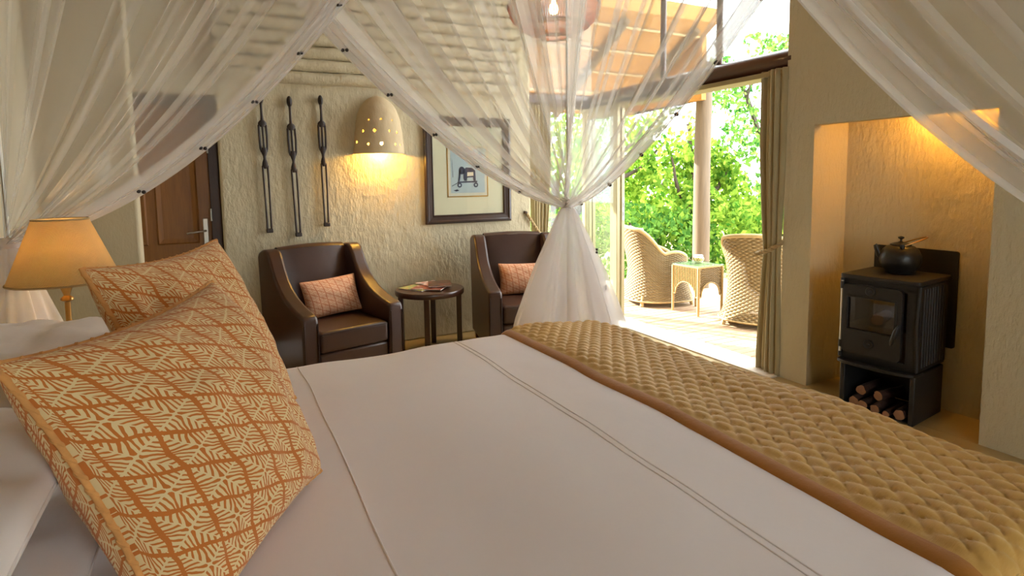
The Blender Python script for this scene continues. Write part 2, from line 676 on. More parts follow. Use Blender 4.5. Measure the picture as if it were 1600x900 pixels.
# front wall behind the camera with a wide window opening
wf = MB()
wf.box(LEFT, 0.6, FRONT - 0.2, FRONT, 0, EAVE_Z)
wf.box(2.2, RIGHT, FRONT - 0.2, FRONT, 0, EAVE_Z)
wf.box(0.6, 2.2, FRONT - 0.2, FRONT, 0, 0.6)
wf.box(0.6, 2.2, FRONT - 0.2, FRONT, 2.5, EAVE_Z)
struct('wall_front', wf, 'plaster_smooth')
w3 = struct('window_3', MB().box(0.6, 2.2, FRONT - 0.12, FRONT - 0.11, 0.6, 2.5), 'glass')
for a, b_ in ((0.6, 0.66), (1.37, 1.43), (2.14, 2.2)):
    box_part('window_frame', 'alu', w3, (a, b_, FRONT - 0.14, FRONT - 0.08, 0.6, 2.5))

# right wall with the stove niche
NY0, NY1, NZ1, NX = 1.6, 2.66, 1.845, 4.07
wr = MB()
wr.prism([(NY1, 0), (2.885, 0), (2.885, roof_z(2.885)), (NY1, roof_z(NY1))], RIGHT, RIGHT + 0.55, 'x')
wr.prism([(FRONT, 0), (NY0, 0), (NY0, roof_z(NY0)), (RIDGE_Y, RIDGE_Z), (FRONT, EAVE_Z)], RIGHT, RIGHT + 0.55, 'x')
NZ2 = 2.0
wr.prism([(NY0, NZ1), (NY1, NZ1), (NY1, roof_z(NY1)), (NY0, roof_z(NY0))], RIGHT, RIGHT + 0.09, 'x')
wr.prism([(NY0, NZ2), (NY1, NZ2), (NY1, roof_z(NY1)), (NY0, roof_z(NY0))], RIGHT + 0.09, RIGHT + 0.55, 'x')
wr.box(NX, RIGHT + 0.55, NY0, NY1, 0, NZ2)
struct('wall_right', wr, 'plaster')
struct('floor_hearth', MB().box(RIGHT - 0.002, NX, NY0, NY1, -0.1, 0.001), 'screed')

# ceiling: thatch on two slopes, running on outside over the deck as the eave roof
def slope_slab(y0, y1, x0, x1, th=0.22):
    mb = MB()
    v = [(x, y, roof_z(y) + h) for h in (0, th) for y in (y0, y1) for x in (x0, x1)]
    mb.add(v, [(0, 2, 3, 1), (4, 5, 7, 6), (0, 1, 5, 4), (1, 3, 7, 5), (3, 2, 6, 7), (2, 0, 4, 6)])
    return mb


_c = slope_slab(RIDGE_Y, BACK + 0.25, LEFT - 0.2, RIGHT + 0.1)
slab2 = slope_slab(FRONT - 0.4, RIDGE_Y, LEFT - 0.2, RIGHT + 0.1)
_c.add(slab2.v, slab2.f)
struct('ceiling', _c, 'thatch')

# ------------------------------------------------------------------ the glazed corner
dw = struct('window_1', MB().prism([(2.885, 2.42), (5.5, 2.42), (5.5, roof_z(5.5)), (2.885, roof_z(2.885))], 3.80, 3.806, 'x'), 'glass')
for y in (3.62, 4.3):
    MB().tube([(3.80, y, 2.4), (3.80, y, roof_z(y))], 0.028, 10).build('mullion', 'beam_wood', dw, smooth=True)
w2 = struct('window_2', MB().box(2.9, 3.72, 5.46, 5.466, 0.04, 2.26), 'glass')
box_part('window_frame', 'alu', w2, (2.9, 2.95, 5.44, 5.49, 0, 2.26), 0.004)
box_part('window_frame', 'alu', w2, (2.9, 3.74, 5.44, 5.49, 0, 0.045), 0.004)
box_part('window_frame', 'alu', w2, (3.70, 3.75, 5.44, 5.49, 0, 2.26), 0.004)
dw4 = struct('window_4', MB().box(2.9, 3.8, 5.46, 5.466, 2.42, EAVE_Z - 0.15), 'glass')
bm_ = struct('trim_1', MB().tube([(3.78, 2.86, 2.335), (3.78, 4.2, 2.34), (3.78, 5.52, 2.335)], 0.082, 20), 'beam_wood', smooth=True)
struct('trim_2', MB().tube([(3.72, 5.46, 2.335), (2.85, 5.46, 2.33)], 0.08, 20), 'beam_wood', smooth=True)
struct('trim_3', MB().box(3.68, 3.86, 2.885, 5.5, 2.225, 2.262), 'alu', bevel=0.004)
struct('trim_4', MB().box(3.60, 3.88, 2.885, 5.5, -0.02, 0.012), 'sill', bevel=0.004)

# sliding glass leaves pushed together at the far jamb
for i, (x, y0) in enumerate(((3.715, 4.86), (3.765, 4.98), (3.815, 4.91))):
    t = thing('sliding_door_leaf', ['olive bronze framed sliding glass leaf on the room side track', 'olive bronze framed sliding glass leaf on the middle track',
              'olive bronze framed sliding glass leaf with lock plate on the deck side track'][i], 'sliding door', (x, 0, 0))
    t['kind'] = 'structure'
    y1 = 5.5
    box_part('stile', 'alu', t, (-0.02, 0.02, y0, y0 + 0.065, 0.014, 2.225), 0.004)
    box_part('stile', 'alu', t, (-0.02, 0.02, y1 - 0.065, y1, 0.014, 2.225), 0.004)
    box_part('rail', 'alu', t, (-0.018, 0.018, y0 + 0.06, y1 - 0.06, 0.014, 0.085), 0.004)
    box_part('rail', 'alu', t, (-0.018, 0.018, y0 + 0.06, y1 - 0.06, 2.15, 2.224), 0.004)
    box_part('glass_pane', 'glass', t, (-0.003, 0.003, y0 + 0.06, y1 - 0.06, 0.08, 2.16))
    if i == 2:
        lp = box_part('lock_plate', 'steel', t, (-0.012, 0.012, y0 - 0.004, y0 + 0.001, 1.06, 1.3), 0.001)
        box_part('latch_slot', 'black_glaze', lp, (-0.006, 0.006, y0 - 0.006, y0 - 0.002, 1.10, 1.15))
        box_part('latch_slot', 'black_glaze', lp, (-0.006, 0.006, y0 - 0.006, y0 - 0.002, 1.19, 1.25))

# ------------------------------------------------------------------ wooden entrance door
d = struct('door_1', MB().box(-0.83, -0.03, 5.40, 5.44, 0.01, 2.12), 'door_wood')
fr = MB()
box_part('door_frame', 'door_frame', d, (-0.03, 0.05, 5.36, 5.5, 0, 2.2), 0.006)
box_part('door_frame', 'door_frame', d, (-0.91, -0.83, 5.36, 5.5, 0, 2.2), 0.006)
box_part('door_frame', 'door_frame', d, (-0.83, -0.03, 5.36, 5.5, 2.12, 2.2), 0.006)


def panel(x0, x1, z0, z1):
    q = MB()
    y = 5.40
    e, w = 0.012, 0.045
    # raised field with a sloping rim in a sunk groove
    v = [(x0, y - 0.001, z0), (x1, y - 0.001, z0), (x1, y - 0.001, z1), (x0, y - 0.001, z1),
         (x0 + e, y - 0.014, z0 + e), (x1 - e, y - 0.014, z0 + e), (x1 - e, y - 0.014, z1 - e), (x0 + e, y - 0.014, z1 - e),
         (x0 + w, y - 0.006, z0 + w), (x1 - w, y - 0.006, z0 + w), (x1 - w, y - 0.006, z1 - w), (x0 + w, y - 0.006, z1 - w)]
    f = []
    for a in (0, 4):
        for i in range(4):
            j = (i + 1) % 4
            f.append((a + i, a + j, a + 4 + j, a + 4 + i))
    f.append((8, 9, 10, 11))
    q.add(v, f)
    q.build('door_panel', 'door_wood', d)


for x0, x1 in ((-0.76, -0.48), (-0.42, -0.12)):
    panel(x0, x1, 1.02, 2.0)
    panel(x0, x1, 0.15, 0.88)
h = box_part('door_handle', 'steel', d, (-0.092, -0.055, 5.385, 5.40, 0.99, 1.22), 0.004)
MB().tube([(-0.073, 5.39, 1.12), (-0.073, 5.345, 1.12), (-0.085, 5.338, 1.12), (-0.19, 5.338, 1.11), (-0.21, 5.34, 1.105)], 0.008, 8).build('lever', 'steel', h, smooth=True)
for z in (0.3, 1.2, 1.75):
    MB().tube([(-0.028, 5.352, z), (-0.028, 5.352, z + 0.1)], 0.008, 8).build('hinge', 'steel', d, smooth=True)

# light switch on the partition
t = thing('light_switch', 'white switch plate with rocker keys on the khaki partition', 'switch', (-0.6, 4.3, 1.6))
box_part('plate', 'plastic', t, (-0.045, 0.045, -0.010, 0, -0.09, 0.09), 0.004)
for z in (-0.055, 0, 0.055):
    box_part('rocker', 'plastic', t, (-0.03, 0.03, -0.016, -0.008, z - 0.02, z + 0.02), 0.003)

# ------------------------------------------------------------------ deck, ground, roof over the deck
GZ = -0.75
struct('ground', MB().box(-25, 40, 3, 60, GZ - 0.1, GZ), 'sand')
jd = MB()
for x in (3.9, 4.6, 5.3, 6.0, 6.6):
    jd.box(x - 0.04, x + 0.04, 2.0, 6.95, -0.2, -0.03)
for x, y in ((3.95, 2.2), (6.55, 2.2), (3.95, 6.9), (6.55, 6.9), (5.3, 4.5)):
    jd.box(x - 0.06, x + 0.06, y - 0.06, y + 0.06, GZ, -0.2)
deck = struct('floor_deck', jd, 'joist')
pm = None
y = 2.0
while y < 6.9:
    if pm is None:
        o = box_part('plank', 'plank', deck, (3.89, 6.7, 0, 0.092, -0.03, -0.002), 0.004)
        pm = o.data
    else:
        o = bpy.data.objects.new('plank', pm)
        COL.objects.link(o)
        o.parent = deck
        md = o.modifiers.new('bevel', 'BEVEL')
        md.width = 0.004
        md.segments = 2
    o.location = (random.uniform(-0.01, 0.01), y, random.uniform(-0.003, 0.0015))
    y += 0.103
# planks that run on in front of the corner window
y = 5.62
while y < 6.9:
    o = bpy.data.objects.new('plank', pm)
    COL.objects.link(o)
    o.parent = deck
    o.location = (-2.83, y + 0.006, random.uniform(-0.003, 0.0015))
    y += 0.103

t = thing('deck_roof', 'straw thatched roof slope reaching out over the timber deck', 'roof', (0, 0, 0))
slope_slab(BACK + 0.3, 7.25, 1.0, 5.78, 0.18).build('thatch_slope', 'thatch', t)
gy0, gy1 = 5.72, 7.24
MB().prism([(gy0, roof_z(gy0) - 0.02), (gy0, 2.5), (gy1, 2.5), (gy1, roof_z(gy1) - 0.0)][::-1], 5.7, 5.78, 'x').build('thatch_gable_end', 'thatch', t)
for y in (5.75, 6.1, 6.45, 6.8, 7.15):
    MB().tube([(1.0, y, roof_z(y) - 0.02), (5.76, y, roof_z(y) - 0.02)], 0.018, 8).build('batten', 'rope', t, smooth=True)
for x in (2.2, 3.3, 4.4, 5.5):
    MB().tube([(x, BACK + 0.35, roof_z(BACK + 0.35) - 0.07), (x, 7.2, roof_z(7.2) - 0.07)], 0.045, 10).build('rafter', 'post_wood', t, smooth=True)


def lumpy_post(name, label, x, y, r, z0, z1):
    mb = MB()
    n = 26
    mb.grid(lambda u, v: Vector((x + 0.02 * nz(v * 3, 1) + (r * (1.03 - 0.08 * v) + 0.006 * nz(cos(2 * PI * u) * 2, v * 9, sin(2 * PI * u) * 2)) * cos(2 * PI * u),
                                 y + 0.02 * nz(v * 3, 5) + (r * (1.03 - 0.08 * v) + 0.006 * nz(cos(2 * PI * u) * 2, v * 9, sin(2 * PI * u) * 2)) * sin(2 * PI * u), z0 + v * (z1 - z0))), 20, n, True)
    return tag(mb.build(name, 'post_wood', smooth=True), label, 'post')


lumpy_post('timber_post', 'round weathered timber post standing on the deck behind the wicker table', 5.865, 5.85, 0.11, -0.004, 3.0)

# ------------------------------------------------------------------ trees beyond the deck
def leaf_cloud(mb, clusters, n, size, rng):
    wsum = sum(c[3] for c in clusters)
    for cx, cy, cz, w, rx, ry, rz in clusters:
        for _ in range(int(n * w / wsum)):
            while True:
                p = Vector((rng.uniform(-1, 1), rng.uniform(-1, 1), rng.uniform(-1, 1)))
                if p.length < 1:
                    break
            c = Vector((cx + p.x * rx, cy + p.y * ry, cz + p.z * rz))
            if noise.noise(c * 1.9) < -0.12:
                continue
            a = Vector((rng.gauss(0, 1), rng.gauss(0, 1), rng.gauss(0, 0.7))).normalized()
            b = a.orthogonal().normalized()
            b = (Matrix.Rotation(rng.uniform(0, 2 * PI), 3, a) @ b)
            s_ = size * rng.uniform(0.6, 1.3)
            e = a.cross(b) * s_ * 0.55
            f = b * s_
            mb.add([c - f, c + e, c + f, c - e], [(0, 1, 2, 3)])


def tree(name, label, cat, base, stems, clusters, n, size, leafm, seed):
    rng = random.Random(seed)
    t = thing(name, label, cat, base, group=None)
    bx, by, bz = base
    for st in stems:
        pts = [Vector(p) - Vector(base) for p in st[0]]
        r0, r1 = st[1], st[2]
        dense = []
        for k in range(len(pts) - 1):
            for q in range(5):
                p = pts[k].lerp(pts[k + 1], q / 5)
                dense.append(p + Vector((nz(k + q * .3, seed), nz(k + q * .3, seed + 3), 0)) * 0.05)
        dense.append(pts[-1])
        MB().tube(dense, lambda w, r0=r0, r1=r1: r0 + (r1 - r0) * w, 8).build(st[3] if len(st) > 3 else 'branch', 'bark', t, smooth=True)
    mb = MB()
    cl = [(c[0] - bx, c[1] - by, c[2] - bz, c[3], c[4], c[5], c[6]) for c in clusters]
    leaf_cloud(mb, cl, n, size, rng)
    fo = mb.build('foliage', leafm, t)
    fo['kind'] = 'stuff'
    return t


tree('leaning_tree', 'leaning dark trunked tree with forked boughs seen beside the sliding glass leaves', 'tree', (5.6, 9.6, GZ),
     [([(5.6, 9.6, GZ), (5.75, 9.5, 0.2), (6.25, 9.4, 1.0), (6.9, 9.3, 1.9), (7.2, 9.2, 3.0)], 0.16, 0.05, 'trunk'),
      ([(5.75, 9.5, 0.2), (5.9, 9.7, 1.2), (6.2, 9.8, 2.2), (6.6, 9.9, 3.4)], 0.10, 0.03, 'trunk'),
      ([(6.25, 9.4, 1.0), (7.0, 9.5, 1.35), (7.9, 9.6, 1.7), (8.6, 9.6, 2.3)], 0.07, 0.02),
      ([(5.9, 9.7, 1.2), (5.6, 9.8, 1.8), (5.2, 9.9, 2.6)], 0.05, 0.015),
      ([(6.9, 9.3, 1.9), (7.6, 9.4, 2.2), (8.2, 9.5, 2.9)], 0.05, 0.015)],
     [(6.2, 10, 1.9, 3, 1.3, 0.8, 1.3), (7.4, 10, 2.2, 3, 1.2, 0.8, 1.2), (7.0, 10.2, 0.9, 3, 1.4, .8, 0.9), (5.6, 10.2, 0.6, 2, 0.9, .8, 1.0), (8.2, 10.2, 1.5, 2, 0.9, .8, 1.2)],
     9000, 0.075, 'leaf_green', 11)
tree('bushy_tree', 'dense bright green bushy tree rising right behind the timber post', 'tree', (9.0, 9.2, GZ),
     [([(9.0, 9.2, GZ), (9.05, 9.2, 0.6), (8.9, 9.1, 1.6), (8.8, 9.2, 2.6)], 0.12, 0.03, 'trunk'),
      ([(9.05, 9.2, 0.6), (9.5, 9.0, 1.3), (9.9, 8.8, 2.1)], 0.07, 0.02), ([(9.05, 9.2, 0.6), (8.4, 9.0, 1.2), (8.1, 8.9, 1.9)], 0.06, 0.02)],
     [(8.9, 9.2, 1.2, 4, 1.1, 0.8, 1.0), (8.4, 9.2, 2.0, 2, 0.9, .7, 1.0), (9.4, 9.0, 0.6, 3, 1.1, .8, 0.9), (8.2, 9.0, 0.3, 3, 1.1, .8, 0.9), (9.3, 9, 1.7, 1.6, 0.6, .6, 0.6)],
     9500, 0.07, 'leaf_green', 12)
tree('sparse_tree', 'thin airy tree with scattered leaves against the white sky', 'tree', (10.8, 8.6, GZ),
     [([(10.8, 8.6, GZ), (10.7, 8.6, 1.0), (10.3, 8.6, 2.2), (9.9, 8.7, 3.2), (9.2, 8.9, 4.2)], 0.11, 0.02, 'trunk'),
      ([(10.7, 8.6, 1.0), (10.1, 8.4, 1.7), (9.8, 8.2, 2.1), (10.3, 7.7, 2.5)], 0.05, 0.012),
      ([(10.3, 8.6, 2.2), (9.6, 8.4, 3.0), (9.4, 8.1, 3.6)], 0.035, 0.01),
      ([(9.9, 8.7, 3.2), (9.9, 8.2, 3.8), (10.2, 7.9, 4.1)], 0.03, 0.01)],
     [(9.3, 8.6, 3.3, 1.5, 0.7, 0.5, 0.6), (9.9, 8.1, 3.95, 1.2, 0.8, 0.5, 0.35), (10.5, 8.3, 1.4, 2.2, 0.8, .7, 0.7), (10.2, 7.8, 2.5, 0.4, 0.4, .4, 0.3), (9.6, 8.3, 2.3, 1.6, 0.8, 0.6, 0.6)],
     3600, 0.065, 'leaf_deep', 13)
tree('low_shrub', 'low leafy shrub beyond the deck edge under the airy tree', 'shrub', (9.6, 7.2, GZ),
     [([(9.6, 7.2, GZ), (9.6, 7.2, 0.2), (9.4, 7.3, 0.9)], 0.05, 0.015, 'stem'), ([(9.6, 7.2, GZ), (9.9, 7.0, 0.2), (10.2, 6.9, 0.8)], 0.04, 0.012, 'stem')],
     [(9.5, 7.3, 0.6, 3, 1.0, 0.8, 0.9), (10.3, 7.0, 0.3, 3, 1.0, .8, 1.0), (9.0, 7.9, 0.2, 2, 0.9, .7, 0.9), (9.9, 6.3, 0.2, 2, 0.9, .7, 0.9)],
     8000, 0.065, 'leaf_green', 14)
tree('round_shrub', 'rounded deep green shrub below the leaning tree', 'shrub', (7.2, 8.8, GZ),
     [([(7.2, 8.8, GZ), (7.2, 8.8, 0.2), (7.0, 8.9, 0.8)], 0.05, 0.015, 'stem'), ([(7.2, 8.8, GZ), (7.5, 8.8, 0.0), (7.8, 8.8, 0.6)], 0.04, 0.012, 'stem')],
     [(7.0, 8.9, 0.2, 3, 1.1, 0.7, 0.9), (8.0, 8.6, 0.1, 3, 0.9, .7, 0.8), (6.1, 9.0, -0.1, 2, 0.9, .6, 0.7), (5.3, 9.3, -0.1, 2, 0.8, .6, 0.7)],
     6500, 0.065, 'leaf_deep', 15)
tree('back_thicket', 'tall pale green thicket filling the view behind the other trees', 'shrub', (10.5, 13.5, GZ),
     [([(10.5, 13.5, GZ), (10.4, 13.4, 1.0), (10.2, 13.3, 2.6)], 0.12, 0.03, 'trunk'), ([(10.5, 13.5, GZ), (11.5, 13.2, 1.0), (12.2, 13, 2.2)], 0.1, 0.03, 'trunk')],
     [(8.5, 13.8, 1.2, 3, 1.8, 0.8, 1.9), (10.6, 13.2, 1.0, 3, 1.8, .8, 1.6), (12.6, 12.2, 0.7, 3, 1.8, .8, 1.4), (14, 10.6, 0.5, 3, 1.6, .9, 1.2)],
     9000, 0.11, 'leaf_green', 16)

# ------------------------------------------------------------------ bed
BX0, BX1, BY0, BY1, BZ = -0.80, 1.85, 0.52, 2.64, 0.72


def duvet_z(x, y):
    b = 0.016 * nz(x * 1.5, y * 1.4, 1.5) + 0.010 * nz(x * 3.1, y * 2.7, 4.5) + 0.003 * nz(x * 7, y * 6, 2.5)
    return BZ + b + 0.02 * (1 - ((y - 1.58) / 1.06) ** 2) * max(0, min(1, (1.9 - x) / 0.5))


def roll(p, lo, hi, r, hang):
    """map an unrolled coordinate to (position, drop)"""
    if p < lo + r:
        q = lo + r - p
        if q < r * PI / 2:
            return lo + r - r * sin(q / r), r - r * cos(q / r)
        return lo, r + (q - r * PI / 2)
    if p > hi - r:
        q = p - (hi - r)
        if q < r * PI / 2:
            return hi - r + r * sin(q / r), r - r * cos(q / r)
        return hi, r + (q - r * PI / 2)
    return p, 0.0


bed = thing('double_bed', 'wide bed with smooth white cover and seam lines', 'bed', (0, 0, 0))
box_part('bed_base', 'bed_base', bed, (BX0 + 0.05, BX1 - 0.05, BY0 + 0.05, BY1 - 0.05, 0.08, 0.36), 0.02)
for x in (BX0 + 0.15, BX1 - 0.15):
    for y in (BY0 + 0.15, BY1 - 0.15):
        MB().lathe([(0.03, 0), (0.035, 0.02), (0.03, 0.08)], 14, (x, y, 0)).build('foot', 'dark_wood', bed, smooth=True)
box_part('mattress', 'linen', bed, (BX0 + 0.03, BX1 - 0.04, BY0 + 0.04, BY1 - 0.04, 0.36, 0.68), 0.05, bseg=4)
box_part('headboard', 'bed_base', bed, (LEFT + 0.005, LEFT + 0.09, BY0 - 0.05, BY1 + 0.05, 0.05, 1.05), 0.03, bseg=4)
HG = 0.42
dv = MB()


def duvet(u, v):
    px = BX0 - 0.0 + u * (BX1 - BX0 + HG)
    py = BY0 - HG + v * (BY1 - BY0 + 2 * HG)
    x, dx = roll(px, BX0 - 1, BX1, 0.07, HG)
    y, dy = roll(py, BY0, BY1, 0.07, HG)
    dd = max(dx, dy)
    if dx > 0.08:
        x += 0.012 * sin(py * 9) * min(1, (dx - 0.08) * 4)
    if dy > 0.08:
        y += 0.012 * sin(px * 9) * min(1, (dy - 0.08) * 4) * (1 if v > 0.5 else -1)
    return Vector((x, y, duvet_z(x, y) - dd))


dv.grid(duvet, 120, 120)
cover = dv.build('duvet_cover', 'linen', bed, smooth=True)


def seam_line(x, r, wob):
    pts = []
    for k in range(61):
        py = BY0 - 0.05 + (BY1 - BY0 + 0.25) * k / 60
        y, dy = roll(py, BY0, BY1, 0.07, HG)
        xx = x + wob * nz(py * 2, x * 7)
        pts.append((xx, y, duvet_z(xx, y) - dy + r * 0.25))
    return MB().tube(pts, r, 6).build('seam', 'linen', cover, smooth=True)


seam_line(0.99, 0.0024, 0.008)
seam_line(1.012, 0.0024, 0.008)
seam_line(0.28, 0.0024, 0.012)

# quilted runner over the foot of the bed
run = thing('bed_runner', 'ochre diamond quilted velvet runner with brown border across the foot of the bed', 'bed runner')
RX0 = 1.275
rm = MB()


def runner_pt(s, py, off, quilt=True):
    """s: distance from the inner edge across the bed, py: unrolled along the bed width"""
    px = RX0 + s
    x, dx = roll(px, -9, BX1 + 0.012, 0.08, HG)
    y, dy = roll(py, BY0 - 0.012, BY1 + 0.012, 0.08, HG)
    a, b = (s + py * 0.62) / 0.056, (s * 0.9 - py * 0.66) / 0.056
    h = 0.0
    if quilt:
        h = 0.015 * (abs(sin(PI * a)) * abs(sin(PI * b))) ** 0.36 * min(1, max(0, s - 0.02) / 0.03)
    wob = 0.026 * nz(px * 3.2, py * 2.6, 8) + 0.008 * nz(px * 7, py * 6, 3)
    z = duvet_z(min(x, BX1 - 0.05), y) + off + h + max(-0.012, wob * 0.7) * min(1, s / 0.1) - max(dx, dy)
    if dx > 0.05:
        x += h
    if dy > 0.05:
        y += h
    return Vector((x, y, z))


WID = BX1 - RX0 + 0.34
rm.grid(lambda u, v: runner_pt(0.012 + u * (WID - 0.012), BY0 - 0.3 + v * (BY1 - BY0 + 0.6), 0.016), 130, 330)
rm.build('quilted_top', 'quilt', run, smooth=True)
bd = MB()
bd.grid(lambda u, v: runner_pt(0.020 - 0.038 * sin(u * PI / 2) , BY0 - 0.3 + v * (BY1 - BY0 + 0.6), 0.019 - 0.026 * (1 - cos(u * PI / 2)), False), 8, 120)
bd.build('border', 'binding', run, smooth=True)


# ------------------------------------------------------------------ cushions and pillows
def cushion_mesh(w, h_, th, n=40, pinch=0.06, power=0.42, seed=0, wr=0.006, corner=1.0):
    mb = MB()

    def arc(half):
        # length of the bulging profile, so that the print is not stretched at the rim
        acc, tab, last = 0.0, [0.0], Vector((0, th / 2))
        for q in range(1, 101):
            a = q / 100
            p = Vector((half * a, th / 2 * (1 - a * a) ** power))
            acc += (p - last).length
            last = p
            tab.append(acc)
        return lambda a: math.copysign(tab[min(100, int(abs(a) * 100 + 0.5))], a)
    ax, ay = arc(w / 2), arc(h_ / 2)
    for sgn in (1, -1):
        def pt(u, v, sgn=sgn):
            a, b = 2 * u - 1, 2 * v - 1
            # cluster samples towards the rim so that the seam edge stays round
            a, b = sin(a * PI / 2), sin(b * PI / 2)
            x = w / 2 * a * (1 - pinch * (1 - b * b))
            y = h_ / 2 * b * (1 - pinch * (1 - a * a))
            k = max(0.0, (1 - a * a) * (1 - b * b))
            z = th / 2 * k ** power
            z += wr * 2.2 * nz(a * 2.1 + seed, b * 2.1, sgn * 3) * min(1, k * 3) + wr * nz(a * 5 + seed, b * 5, sgn) * min(1, k * 4)
            return Vector((x, y, sgn * z))
        mb.grid(pt, n, n, uvf=lambda u, v: (ax(sin((2 * u - 1) * PI / 2)) + w, ay(sin((2 * v - 1) * PI / 2)) + h_))
    return mb


def rim(w, h_, pinch, n=26):
    pts = []
    for a0, b0, a1, b1 in ((-1, -1, 1, -1), (1, -1, 1, 1), (1, 1, -1, 1), (-1, 1, -1, -1)):
        for k in range(n):
            a, b = a0 + (a1 - a0) * k / n, b0 + (b1 - b0) * k / n
            pts.append(Vector((w / 2 * a * (1 - pinch * (1 - b * b)), h_ / 2 * b * (1 - pinch * (1 - a * a)), 0)))
    return pts


def frame_of(org, xdir, ydir):
    x = Vector(xdir).normalized()
    y = Vector(ydir)
    y = (y - x * y.dot(x)).normalized()
    z = x.cross(y)
    return Matrix(((x.x, y.x, z.x, org[0]), (x.y, y.y, z.y, org[1]), (x.z, y.z, z.z, org[2]), (0, 0, 0, 1)))


def cushion(name, label, cat, Tm, w, h_, th, m, pinch=0.06, piping=0.006, group=None, seed=0, power=0.42, wr=0.006, pip_m=None):
    t = thing(name, label, cat, group=group)
    t.matrix_world = Tm
    c = cushion_mesh(w, h_, th, pinch=pinch, seed=seed, power=power, wr=wr).build('cover', m, t, smooth=True)
    if piping:
        base = rim(w, h_, pinch, 60)
        n = len(base)
        mb = MB()
        mb.tube(base, piping, 8, closed=True)
        if piping > 0.005:
            # ruched edging: a second strand twisting round the first
            tw = []
            for k in range(n * 2):
                p = base[k // 2] if k % 2 == 0 else (base[k // 2] + base[(k // 2 + 1) % n]) / 2
                a = 2 * PI * k / 7
                out = p.normalized()
                tw.append(p + out * (piping * 0.7 * cos(a)) + Vector((0, 0, piping * 0.7 * sin(a))))
            mb.tube(tw, piping * 0.75, 6, closed=True)
        mb.build('piping', pip_m or m, c, smooth=True)
    return t


# big patterned cushions: corners taken from their place on the bed
M['piping_orange'] = mat('orange_beige_piping', srgb(222, 160, 92), 0.85, 0.3, 40)
M['piping_rust'] = mat('rust_piping', srgb(206, 150, 112), 0.85, 0.2, 40)
CT = Vector((-0.02, 1.60, 1.262))
CB = Vector((0.195, 1.50, 0.78))
CL = Vector((-0.305, 1.13, 1.235))
org = (CB + CL) / 2 - Vector((0, 0, 0.011))
cushion('patterned_cushion', 'large square orange fern print cushion leaning foremost on the bed', 'cushion', frame_of(org, CT - CL, CT - CB), (CT - CL).length * 1.03, (CT - CB).length * 1.03, 0.30, 'fern_big', 0.10, 0.006, seed=3, wr=0.011, pip_m='piping_orange')
CT2 = Vector((-0.005, 2.22, 1.295))
CB2 = Vector((0.19, 2.12, 0.79))
CL2 = Vector((-0.285, 1.73, 1.285))
org = (CB2 + CL2) / 2 - (CT2 - CB2).normalized() * 0.017
cushion('patterned_cushion', 'square orange fern print cushion tucked behind the foremost one', 'cushion', frame_of(org, CT2 - CL2, CT2 - CB2), 0.59, 0.614, 0.22, 'fern_big', 0.09, 0.006, seed=8, wr=0.010, pip_m='piping_orange')


def bed_pillow(label, x, y, z, w, l, th, tilt, seed):
    Tm = Matrix.Translation((x, y, z)) @ Matrix.Rotation(tilt, 4, 'Y')
    return cushion('bed_pillow', label, 'pillow', Tm, w, l, th, 'pillow_linen', 0.03, 0.003, 'white pillows at the bed head', seed, 0.36, 0.012)


bed_pillow('white pillow at the bottom of the stack beside the table lamp', -0.50, 2.13, 0.827, 0.56, 0.86, 0.18, R(4), 21)
bed_pillow('white pillow on top of the stack beside the table lamp', -0.473, 2.13, 0.987, 0.56, 0.86, 0.15, R(6), 22)
bed_pillow('white pillow at the bottom of the stack behind the foremost cushion', -0.50, 1.14, 0.85, 0.56, 0.86, 0.18, R(4), 23)
bed_pillow('white pillow on top of the stack behind the foremost cushion', -0.522, 1.10, 1.036, 0.54, 0.82, 0.15, R(6), 24)

# ------------------------------------------------------------------ net canopy over the bed
NXA, NXB, NYA, NYB, NZT = -0.76, 1.95, 0.13, 3.06, 2.78
fr_ = thing('canopy_frame', 'thin steel four poster frame carrying the bed nets', 'bed canopy')
for x in (NXA, NXB):
    for y in (NYA, NYB):
        MB().tube([(x, y, 0), (x, y, NZT)], 0.007, 10).build('post', 'steel', fr_, smooth=True)
for a, b in (((NXA, NYA), (NXB, NYA)), ((NXB, NYA), (NXB, NYB)), ((NXB, NYB), (NXA, NYB)), ((NXA, NYB), (NXA, NYA))):
    MB().tube([(a[0], a[1], NZT), (b[0], b[1], NZT)], 0.012, 10).build('rail', 'steel', fr_, smooth=True)


def sweep_curve(s, t, L, ztop, ztie, cx, cz):
    """a thread of the drape: s along the rail, t from the rail to the tie"""
    mz = (ztop + ztie) / 2
    T_ = (L * s, ztop)
    C_ = (cx * s, mz + (cz - mz) * s)
    E_ = (0.0, ztie)
    k = 1 - t
    return (k * k * T_[0] + 2 * k * t * C_[0] + t * t * E_[0], k * k * T_[1] + 2 * k * t * C_[1] + t * t * E_[1])


